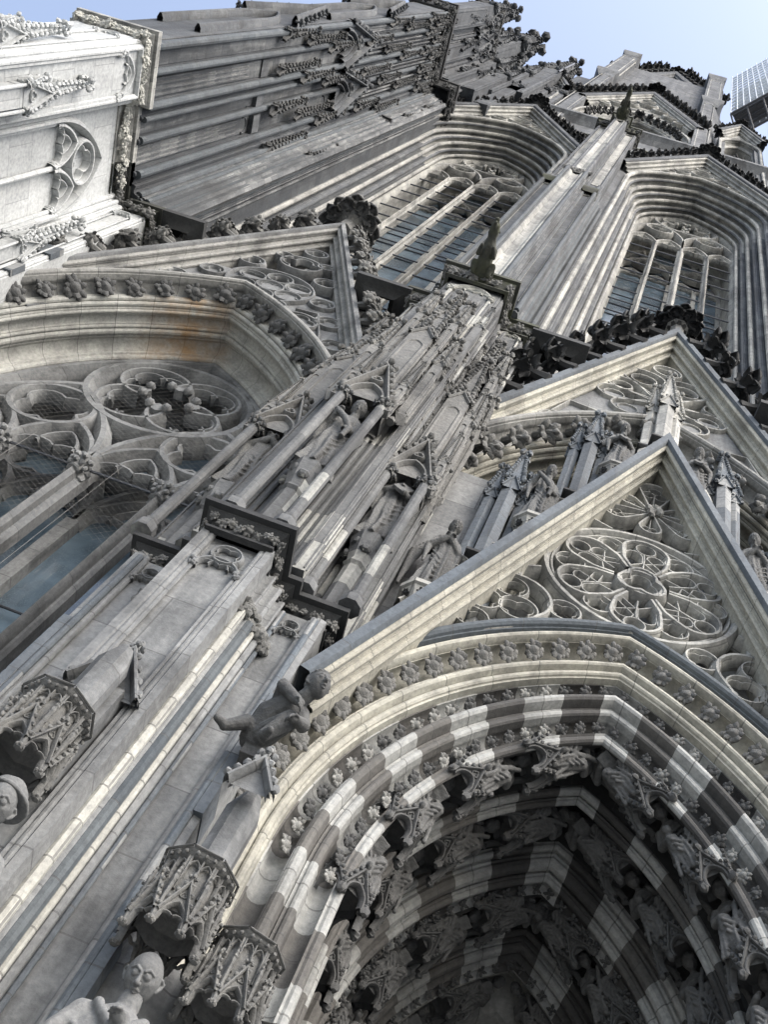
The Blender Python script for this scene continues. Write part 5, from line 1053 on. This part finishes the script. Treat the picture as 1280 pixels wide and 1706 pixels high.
mb = MB(); mb.box(-12, 6.5, 8.6, 9.0, 57, 66); mb.box(-12, 6.5, 12.0, 12.2, 24, 60)
for ax in (LB, RB):
    r, _ = arch_rows(ax, CXU, CZU, [(5.95, 8.5)], 24.3); mb.grid([r[0], [(x, y, 56) for x, y, z in r[0]]])
mb.hsweep([(-12, 8.1), (6.5, 8.1)], [(-0.5, 64.6), (-0.1, 65.2), (0, 65.3), (0, 65.8), (-0.6, 66.2)]); P('wall', mb, UPPER)
mb = MB()
for ax in (LB, RB): mb.box(ax - 2.4, ax + 2.4, 12.6, 12.8, 24, 56)
P('dark_interior', mb, BLACK)
# the next buttress to the right, just outside the frame
for src in (BUT, TAB, UB, UB2): link(src.name.split('.')[0], src.data, CATH, TR(2 * (RB - AX), -9, 1.6))
# ---------------------------------------------------------------- third storey: octagon
A3 = -2.95; CX3, CZ3, AU3 = 5.2, 69.5, 1.75; Ri = AU3 + CX3
pr = [(Ri + 1.75, 9.0), (Ri + 1.75, 8.45)] + mold((Ri + 1.7, 8.45), (Ri + 0.9, 8.8), 'fHf', -1) + mold((Ri + 0.9, 8.8), (Ri, 10.4), 'frfhRfHfrf', -1)
mb = MB(); arch(mb, A3, CX3, CZ3, pr, 60, 20); T3 = P('octagon_window_arch', mb, UPALE)
window('traceried_window', A3, CZ3, AU3, CX3, 10.4, 0.16, 60, UPALE, 0.0, 60, False, [])
mb = MB(); mb.box(A3 - 1.7, A3 + 1.7, 10.9, 10.95, 60, 77); P('pane', mb, GLASS)
for s in (-1, 1):
    for k in range(9):
        (x, z), (nx, nz) = arch_pt(A3, CX3, CZ3, Ri + 1.25, 1 - (k + 0.4) / 9, s); link('crocket', proto('crocket', k, BLACK), T3, frame((x, 8.7, z), (-nx * 0.8, -0.7, -nz * 0.8), (nz, 0, -nx), 0.62))
g = gable(A3, 8.35, 89.3, 3.4, 75.5, DARKUP, UPALE, 0.4, 0.6, slab=0.5)
field(g, A3, 8.9, 88.5, 3.4, lambda x: CZ3 + sqrt(max(0.1, (Ri + 1.7) ** 2 - (abs(x - A3) + CX3) ** 2)) if abs(x - A3) + CX3 < Ri + 1.7 else CZ3, UPALE, 3.6)
for x, z, r, n in ((0, 83.2, 0.7, 4), (0, 85.3, 0.4, 3), (-1, 81.2, 0.5, 3), (1, 81.2, 0.5, 3), (-1.8, 79.3, 0.5, 3), (1.8, 79.3, 0.5, 3), (-2.5, 77.4, 0.4, 3), (2.5, 77.4, 0.4, 3)): mb = MB(); quatre(mb, A3 + x, z, r, 0.1, 8.5, 0.25, n); P('gable_tracery', mb, UPALE, g); crockets(g, A3, 89.3, 3.4, 8.3, [1.2 + 1.3 * k for k in range(10)], 0.9, BLACK, 0.15); finial(g, A3, 8.4, 89, 1.4, BLACK)
mb = MB(); mb.prism([(A3 - 3.5, 9.3), (A3 + 3.5, 9.3), (A3 + 4.3, 8.6), (A3 + 4.6, 8.6), (A3 + 5.2, 9.4), (A3 + 5.2, 20), (A3 - 8.5, 20), (A3 - 8.5, 12.5), (A3 - 4.6, 8.6), (A3 - 4.3, 8.6)], 76.5, 118)
for s in (-1, 1):
    q = [(A3 + s * 3.5, 8.3), (A3 + s * 4.25, 8.3), (A3 + s * 4.7, 8.7), (A3 + s * 4.7, 13), (A3 + s * 3.5, 13)]; mb.prism(q, 60, 95)
    mb.prism([(A3 + s * 4.6, 8.8), (A3 + s * 9, 13), (A3 + s * 4.6, 13)], 60, 95)
P('octagon', mb, UPPER)
mb = MB()
for s in (-1, 1):
    mb.hsweep([(A3 + s * 4.2 - 0.9, 10.5), (A3 + s * 4.2 - 0.9, 8.1), (A3 + s * 4.2 + 0.9, 8.1), (A3 + s * 4.2 + 0.9, 10.5)], [(-0.4, 93.5), (0, 95), (0, 96), (-0.5, 97)]); mb.prism([(A3 + s * 4.2 - 0.7, 8.4), (A3 + s * 4.2 + 0.7, 8.4), (A3 + s * 4.2 + 0.7, 10.4), (A3 + s * 4.2 - 0.7, 10.4)], 95, 119)
    mb.hsweep([(A3 + s * 4.2 - 0.9, 10.5), (A3 + s * 4.2 - 0.9, 8.1), (A3 + s * 4.2 + 0.9, 8.1), (A3 + s * 4.2 + 0.9, 10.5)], [(-0.3, 117.5), (0, 119), (0, 120), (-0.9, 123)])
CP = P('corner_pier', mb, UPPER)
for s in (-1, 1):
    mb = MB(); x = A3 + s * 4.2
    for z0, z1 in ((62, 77), (79, 92.5)): blind_panel(mb, x - 0.55 + (s < 0) * 0.3, x + 0.25 + (s < 0) * 0.3, z0, z1, 8.26, 0.12, quat=False)
    blind_panel(mb, x - 0.55, x + 0.55, 98, 116.5, 8.36, 0.12, quat=False); mb.M = FACE_X(x + 0.7); blind_panel(mb, 8.6, 10.2, 98, 116.5, -0.04, 0.12, quat=False); P('panel_tracery', mb, UPALE, CP)
mb = MB(); mb.box(A3 - 8, A3 + 5, 10.8, 20, 95, 112); P('octagon_wall', mb, DARKUP)
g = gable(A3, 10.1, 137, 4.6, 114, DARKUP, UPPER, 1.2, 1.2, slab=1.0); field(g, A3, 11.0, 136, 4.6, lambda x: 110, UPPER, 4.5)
mb = MB(); arch(mb, A3, 5, 112, mold((8.9, 10.4), (7.6, 11.0), 'HfRfh', -1), 96, 16); quatre(mb, A3, 124, 1.0, 0.2, 10.5, 0.4); P('gable_tracery', mb, UPALE, g)
for s in (-1, 1):
    mb2 = None
    for k in range(9):
        (x, z), (nx, nz) = arch_pt(A3, 5, 112, 8.6, 1 - (k + 0.5) / 9, s); link('crocket', proto('crocket', k, BLACK), g, frame((x, 10.5, z), (-nx, -0.7, -nz), (nz, 0, -nx), 1.0))
crockets(g, A3, 137, 4.6, 9.9, [2 + 2.2 * k for k in range(10)], 1.5, BLACK, 0.15); finial(g, A3, 10.5, 136.5, 1.8, BLACK)
for x, y, z0, z1 in ((A3 + 0.3, 10.2, 137, 147), (-8.9, 7.6, 78, 86), (-6.9, 9.0, 104, 110)):
    mb = MB(); mb.tube([(x, y, z0), (x, y, z1)], 0.07, 6); P('lightning_rod', mb, IRON)
# gabled niches on the octagon's corners
for s in (-1, 1):
    ax = A3 + s * 6.38; mb = MB(); pr = [(4.3, 8.6)] + mold((4.3, 8.3), (3.9, 8.9), 'frfhr', -1) + [(3.9, 10)]
    arch(mb, ax, 3.0, 73.5, pr, 60, 12); n = P('corner_niche', mb, UPALE)
    g = gable(ax, 8.2, 82.8, 4.0, 76.5, DARKUP, UPALE, 0.35, 0.5, slab=0.3); field(g, ax, 8.6, 82, 4.0, lambda x: 76.2, UPALE, 1.3); crockets(g, ax, 82.8, 4.0, 8.3, [0.8 + 0.9 * k for k in range(6)], 0.6, BLACK, 0.15); finial(g, ax, 8.3, 82.6, 0.9, BLACK)
    mb = MB(); mb.box(ax - 1.3, ax - 0.9, 8.5, 10, 60, 77); mb.box(ax + 0.9, ax + 1.3, 8.5, 10, 60, 77); mb.box(ax - 1.3, ax + 1.3, 10, 10.3, 60, 82); P('niche_pier', mb, UPPER, n)
    mb = MB()
    for k in range(26): mb.copy_in(CROCKD[k % 3], frame((ax + RND.uniform(-0.6, 0.6), 9.2 + RND.uniform(-0.3, 0.3), 60 + 13 * k / 26), (RND.uniform(-1, 1), -1, 0.3), (1, 0, 0), 0.6))
    P('crocketed_finials', mb, DCARVE, n)
# pinnacle cluster crowning the left corner buttress
for x, y, z0, w, hs, hp in ((LX + 0.55, 4.35, 53.5, 0.9, 9, 7), (LX + 0.5, 5.9, 53.5, 0.8, 12, 8), (LX + 0.9, 7.3, 53.5, 1.0, 12, 9), (LX - 0.5, 5.0, 53.5, 1.0, 14, 11), (LX + 1.9, 7.6, 56, 0.7, 9, 6), (LX + 2.7, 8.1, 56, 0.7, 10, 7), (LX + 2.0, 8.6, 66, 1.0, 8, 8), (LX + 0.2, 7.0, 66, 1.6, 9, 12), (LX + 3.4, 8.6, 64, 0.8, 8, 6), (-9.5, 8.4, 64, 1.3, 16, 13), (-8.2, 8.9, 64, 1.0, 10, 9), (-10.3, 8.0, 60, 0.9, 12, 9)):
    mb = MB(); pinnacle(mb, x, y, z0, w, hs, hp, w * 0.2)
    for k in range(10):
        q = z0 + hs + hp * k / 10
        for a in range(4): mb.copy_in(CROCKD[k % 3], TR(x, y, q) @ RZ(a * pi / 2 + pi / 4) @ TR(w * 0.42 * (1 - k / 11), 0, 0) @ RY(0.8) @ Matrix.Scale(w * 0.42, 4))
    P('pinnacle', mb, DARKUP, None, 45)
mb = MB(); mb.prism([(LX - 0.8, 4.4), (LX + 0.75, 4.4), (LX + 0.75, 6.6), (LX + 1.6, 7.4), (LX + 1.6, 9.5), (LX - 1.6, 9.5), (LX - 1.6, 7), (LX - 0.8, 6.6)], 53.3, 66)
for c in (4.9, 5.7, 6.3): pass
P('corner_buttress_shaft', mb, DARKUP)
mb = MB(); mb.M = FACE_X(LX + 0.76)
for c in (4.85, 5.75): gablet(mb, c, 60.5, 0.55, 3.6, -0.1, 0.1, 0.3, 0.13, True, True, 6); blind_panel(mb, c - 0.35, c + 0.35, 54, 60.3, -0.1, 0.14, quat=False)
P('gablet', mb, UPPER, None, 45)
for j, (x, y) in enumerate(((0.78, 4.45), (0.78, 4.75), (0.78, 5.3), (0.78, 5.6), (0.78, 6.2), (0.78, 6.55), (1.0, 6.85), (1.25, 7.1), (1.62, 7.45), (1.64, 7.9))):
    mb = MB(); mb.tube([(LX + x, y, 53.4), (LX + x, y, 66)], 0.09 if j % 2 else 0.07, 8); gz = 57 + 3 * (j % 3); mb.M = FACE_X(LX + x + 0.05); gablet(mb, y, gz, 0.2, 1.4, -0.1, 0.05, 0.2, 0.08, False, True, 4); mb.M = Matrix(); spire(mb, LX + x + 0.1, y, gz + 0.8, 0.22, 3.0, step=0.4, ck=0.08); P('shaft', mb, DARKUP, None, 45)
cornice('dark_cornice', LX, [(0, 4.2), (1.0, 4.2), (1.0, 6.7), (1.9, 7.3), (1.9, 9)], 66.5, BLACK, DCARVE, 1.2, 0.3, 2.5, 0.25)
# ---------------------------------------------------------------- canopies and statues of the lower buttress and the portal
M_ = MB(); canopy(M_, 0.36, 0.62); CAN = arch_canopy(0.34, 0.42).mesh('canopy', DCARVE, 45); CANL = M_.mesh('canopy', CARVE, 45)
def put_canopy(x, y, z, s, a=0.0, mesh=None): return link('canopy', mesh or CANL, CATH, TR(0, -9, 1.6) @ TR(x, y, z) @ RZ(a) @ Matrix.Scale(s, 4))
put_canopy(AX - 0.0, 6.04, 5.5, 0.88)
put_canopy(AX + 1.5, 6.7, 5.12, 0.86, 0.15)
put_canopy(-1.04, 7.02, 4.95, 0.8, 0.3); put_canopy(-0.66, 7.6, 4.78, 0.75, 0.5)
for x, y, z, r in ((AX - 0.0, 6.12, 6.43, 0.15), (AX + 1.5, 6.8, 6.05, 0.16)):
    mb = MB(); mb.lathe([(r, z - 0.3), (r, z + 0.75), (r * 0.5, z + 1.0)], x, y + 0.1, 8, pi / 8)
    if r > 0.155: gablet(mb, AX + 1.5, 6.8, 0.2, 0.36, 6.58, 0.035, 0.14, 0.04, False, True, 4)
    P('canopy_drum', mb, GREY)
def S_obj(name, me, M, label, cat='statue', group=None):
    o = link(name, me, None, M); tag(o, label, cat, group); return o
# large jamb apostle with a long shaven face
def big_saint(seed, hat=False):
    mb = MB(); robe(mb, [(0, 0.34, 0.28, 0, 0), (0.8, 0.3, 0.25, 0.03, 0), (1.35, 0.27, 0.21, 0.04, 0), (1.62, 0.34, 0.22, 0, 0), (1.84, 0.30, 0.17, 0, 0.02), (1.92, 0.16, 0.13, 0, 0.02), (1.97, 0.1, 0.1, 0, 0)], 9, 0.06, seed)
    mb.limb([(0, 0.02, 1.86), (0, -0.03, 2.08)], [0.11, 0.095])
    for s in (-1, 1):
        e = (s * 0.4, -0.08, 1.42); h = (s * 0.1, -0.33, 1.5 + 0.12 * s); mb.limb([(s * 0.27, 0, 1.78), e, h], [0.13, 0.12, 0.08]); hand(mb, h, Vector(h) - Vector(e), 1.25, s); mb.limb([e, (s * 0.34, -0.16, 1.0)], [0.1, 0.03])
    for k in range(6): mb.limb([(-0.3, -0.12, 1.62 - 0.15 * k), (0.05 * k - 0.1, -0.29, 1.36 - 0.19 * k), (0.28, -0.15, 1.62 - 0.17 * k)], [0.03, 0.042, 0.028], 8)
    mb.limb([(-0.2, -0.12, 1.86), (0.0, -0.26, 1.6), (0.2, -0.12, 1.86)], [0.05, 0.06, 0.05])
    if hat:
        mb.M = TR(0, 0, 2.37); mb.lathe([(0.245, -0.03), (0.25, 0.0), (0.18, 0.03), (0.165, 0.12), (0.09, 0.2)], 0, 0, 20); mb.M = Matrix()
    body = remesh(mb, 'saint', FIG, 0.012, 3, 0.01, 9)
    return body
def with_head(body, name, c, s, M, **kw):
    mb = MB(); head(mb, c, s, M, 52, **kw); me = remesh(mb, name + '_head', FIG, 0.005, 1); bm = bmesh.new(); bm.from_mesh(body); bm.from_mesh(me); out = bpy.data.meshes.new(name); bm.to_mesh(out); bm.free(); out.materials.append(FIGS); out.shade_smooth(); return out
HM = Matrix.Rotation(-0.1, 4, 'Z') @ Matrix.Rotation(0.6, 4, 'X')
P1M = with_head(big_saint(3), 'saint', (0, -0.06, 2.26), 0.41, HM)
P2M = with_head(big_saint(5, True), 'saint', (0, -0.06, 2.24), 0.40, Matrix.Rotation(-0.1, 4, 'Z') @ Matrix.Rotation(0.5, 4, 'X'), beard=0.06)
S_obj('saint_statue', P1M, frame((AX + 1.53, 6.74, 4.88 - 2.27 * 0.84), (0, 0, 1), (0.12, -1, 0), 0.84), 'large shaven-headed stone saint with a long sad face under the canopy left of the portal')
S_obj('saint_statue', P2M, frame((AX + 0.17, 6.02, 5.14 - 2.24 * 0.84), (0, 0, 1), (0.35, -1, 0), 0.84), 'helmeted stone saint looking down from under the canopy at the left edge of the photo')
for (x, y, z), (lab, seed, pose) in zip(NICHES, (('weathered stone saint half hidden between the two front columns of the buttress tabernacle', 1, 'scroll'), ('headed stone saint in fluted robe behind the right-hand columns of the buttress tabernacle', 2, 'book'), ('stone saint hidden behind the left-hand columns of the buttress tabernacle', 4, 'pray'))):
    S_obj('saint_statue', standing(seed, False, pose, name='saint', tilt=0.45), frame((x, y, z), (0, 0, 1), (0.1, -1, 0), (0.82, 0.82, 1.0)), lab, group='saints in the buttress tabernacles')
LS = [('stone angel with folded wings on the lowest pedestal left of the portal gable', 11, 'pray', True), ('stone musician angel holding an instrument, halfway up the left slope of the portal gable', 12, 'scroll', True), ('stone angel beneath a dark hood close left of the portal gable tip', 13, 'book', True), ('stone angel reading a long scroll just right of the portal gable tip', 14, 'book', True), ('stone angel cut by the right photo edge beside the portal gable', 15, 'pray', True)]
for p, (lab, seed, pose, wg) in zip(SAINTS, LS):
    S_obj('angel_statue', standing(seed, wg, pose, name='angel', tilt=0.45), frame(p, (0, 0, 1), (0.1 * (-1 if p[0] > 1.5 else 1), -1, 0), (0.7, 0.75, 0.9)), lab, group='angels standing along the portal gable')
# seated figures and canopies in the figure hollows of the portal
SEAT = [seated(i, DFIG) for i in range(5)]; CANA = CAN
ORD = ('first', 'second', 'third', 'fourth', 'fifth', 'sixth', 'seventh', 'eighth', 'ninth', 'tenth')
WHAT = ('with book', 'with scroll', 'with ball')
for hname, R, y, sc, cs in (('outermost', 4.44, 8.5, 0.92, 1.3), ('second', 4.48, 9.62, 0.88, 1.25), ('third', 4.12, 10.82, 0.82, 1.15), ('innermost', 3.8, 11.86, 0.76, 1.05)):
    Lt = R * acos(CXP / R); n = round(Lt / 1.16); Sl = Lt / n
    for s in (-1, 1):
        for k in range(n):
            i = (k * 2 + (s > 0) + int(R * 10)) % 5; d = (k + 1) * Sl - 0.4 * cs
            for kind, t in (('f', 1 - d / Lt), ('c', 1 - (d + 0.1 * sc + 0.30 * cs) / Lt)):
                (x, z), (nx, nz) = arch_pt(RB, CXP, CZP, R, t, s); up = ((-nz if nx > 0 else nz), 0, abs(nx)); fr = (-nx * 0.65, -1, -nz * 0.65)
                if kind == 'f': S_obj('seated_figure', SEAT[i], frame((x, y + 0.04, z), up, fr, sc), 'seated stone figure %s, %s from the apex, %s side of the %s portal hollow' % (WHAT[i % 3], ORD[k], 'left' if s < 0 else 'right', hname), 'statue', 'seated figures in the portal arch')
                else: link('canopy', CAN, CATH, TR(0, -9, 1.6) @ frame((x, y, z), up, fr, cs * 0.75) @ TR(0, -0.06, 0))
# ---------------------------------------------------------------- crouching man and gargoyles
def crouching_man():
    mb = MB(); H = Vector
    hip, chest, neck = H((-1.93, 7.0, 8.18)), H((-1.72, 6.72, 8.52)), H((-1.62, 6.62, 8.62))
    mb.limb([hip, (hip + chest) / 2 + H((-0.04, -0.04, 0.06)), chest], [0.19, 0.2, 0.2], 14); mb.limb([chest, neck], [0.15, 0.1])
    # legs: one stretched along the wall, one drawn up
    mb.limb([hip + H((-0.02, -0.04, 0)), H((-2.08, 6.82, 8.18)), H((-2.26, 6.8, 7.98))], [0.14, 0.1, 0.065], 12); mb.limb([H((-2.26, 6.8, 7.98)), H((-2.36, 6.72, 7.97))], [0.06, 0.045])
    mb.limb([hip + H((0.08, -0.1, -0.02)), H((-1.6, 6.58, 8.2)), H((-1.78, 6.66, 7.92))], [0.15, 0.115, 0.075], 12); mb.limb([H((-1.78, 6.66, 7.92)), H((-1.72, 6.54, 7.88))], [0.06, 0.045])
    # arms wrapped round the knee
    mb.limb([chest + H((-0.12, -0.08, 0.06)), H((-1.86, 6.5, 8.62)), H((-1.62, 6.46, 8.42))], [0.105, 0.09, 0.065], 12); hand(mb, (-1.62, 6.46, 8.42), (0.5, -0.2, -0.5), 1.1)
    mb.limb([chest + H((0.16, 0.0, 0.0)), H((-1.46, 6.66, 8.28)), H((-1.5, 6.5, 8.14))], [0.105, 0.09, 0.065], 12); hand(mb, (-1.5, 6.5, 8.14), (-0.5, -0.3, -0.3), 1.1, -1)
    M = frame((0, 0, 0), (-0.25, -0.2, 1), (0.5, -0.62, -0.6))
    mb.limb([neck, H((-1.53, 6.52, 8.76))], [0.1, 0.09])
    head(mb, (-1.5, 6.48, 8.82), 0.37, M, 40, 0.07, (0.62, 1.7, -0.3))
    mb.box(-2.0, -1.72, 6.95, 7.2, 7.85, 8.15)
    return remesh(mb, 'crouching_man', DCARVE, 0.0085, 1, 0.006, 12)
MM = TR(-1.73, 6.72, 7.87) @ Matrix.Scale(0.8, 4) @ TR(1.8, -6.85, -8.42)
o = link('crouching_figure', crouching_man(), None, MM); tag(o, 'crouching stone man with open mouth clinging to the corner above the portal arch', 'sculpture')
GM = gargoyle_mesh(MOSSY)
o = link('gargoyle', GM, None, TR(AX - 0.02, 6.72, 23.86)); tag(o, 'dark mossy stone beast jutting out from the buttress cornice between the two lower gables', 'gargoyle', 'gargoyles on the buttress cornices')
o = link('gargoyle', GM, None, TR(AX - 0.02, 6.95, 58.9) @ Matrix.Scale(1.15, 4)); tag(o, 'dark stone beast jutting from the topmost buttress cornice beneath the octagon window', 'gargoyle', 'gargoyles on the buttress cornices')
# ---------------------------------------------------------------- scaffold hung on the octagon's far corner
sc = thing('scaffold', 'grey tubular steel scaffold wrapped round the tower corner at top right', 'scaffolding', (2.7, 8.3, 92))
def SP(name, mb, mat): return link(name, mb.mesh(name, mat), sc, TR(-2.7, -8.3, -92))
o3, dx, dn = Vector((2.75, 8.35, 0)), Vector((0.71, -0.71, 0)), Vector((0.71, 0.71, 0))
for lv in range(12):
    z = 92 + 2.8 * lv; mb = MB()
    for q in range(4): p = o3 + dn * (0.3 + 0.4 * q) + Vector((0, 0, z)); mb.tube([p, p + dx * 5.2], 0.05 if lv else 0.2, 4)
    SP('deck', mb, STEEL if lv else DECK)
for k in range(11):
    for off in (0, 1.6):
        mb = MB(); p = o3 + dx * (k * 0.5) + dn * off; mb.tube([p + Vector((0, 0, 91)), p + Vector((0, 0, 127))], 0.05, 6); SP('pole', mb, STEEL)
for lv in range(12):
    for h in (0.7, 1.6):
        mb = MB(); p = o3 + Vector((0, 0, 92 + 2.8 * lv + h)); mb.tube([p, p + dx * 5.2], 0.045, 5); SP('rail', mb, STEEL)
mb = MB(); a = o3 + Vector((0, 0, 90)); mb.tube([a, a + dx * 6], 0.12, 6); mb.tube([a + dn * 1.6, a + dx * 6 + dn * 1.6], 0.12, 6)
for k in range(5): mb.tube([a + dx * k * 1.2, a + dx * (k * 1.2 - 0.3) + dn * 3 - Vector((0, 0, 5))], 0.07, 5)
SP('bracket', mb, DECK)
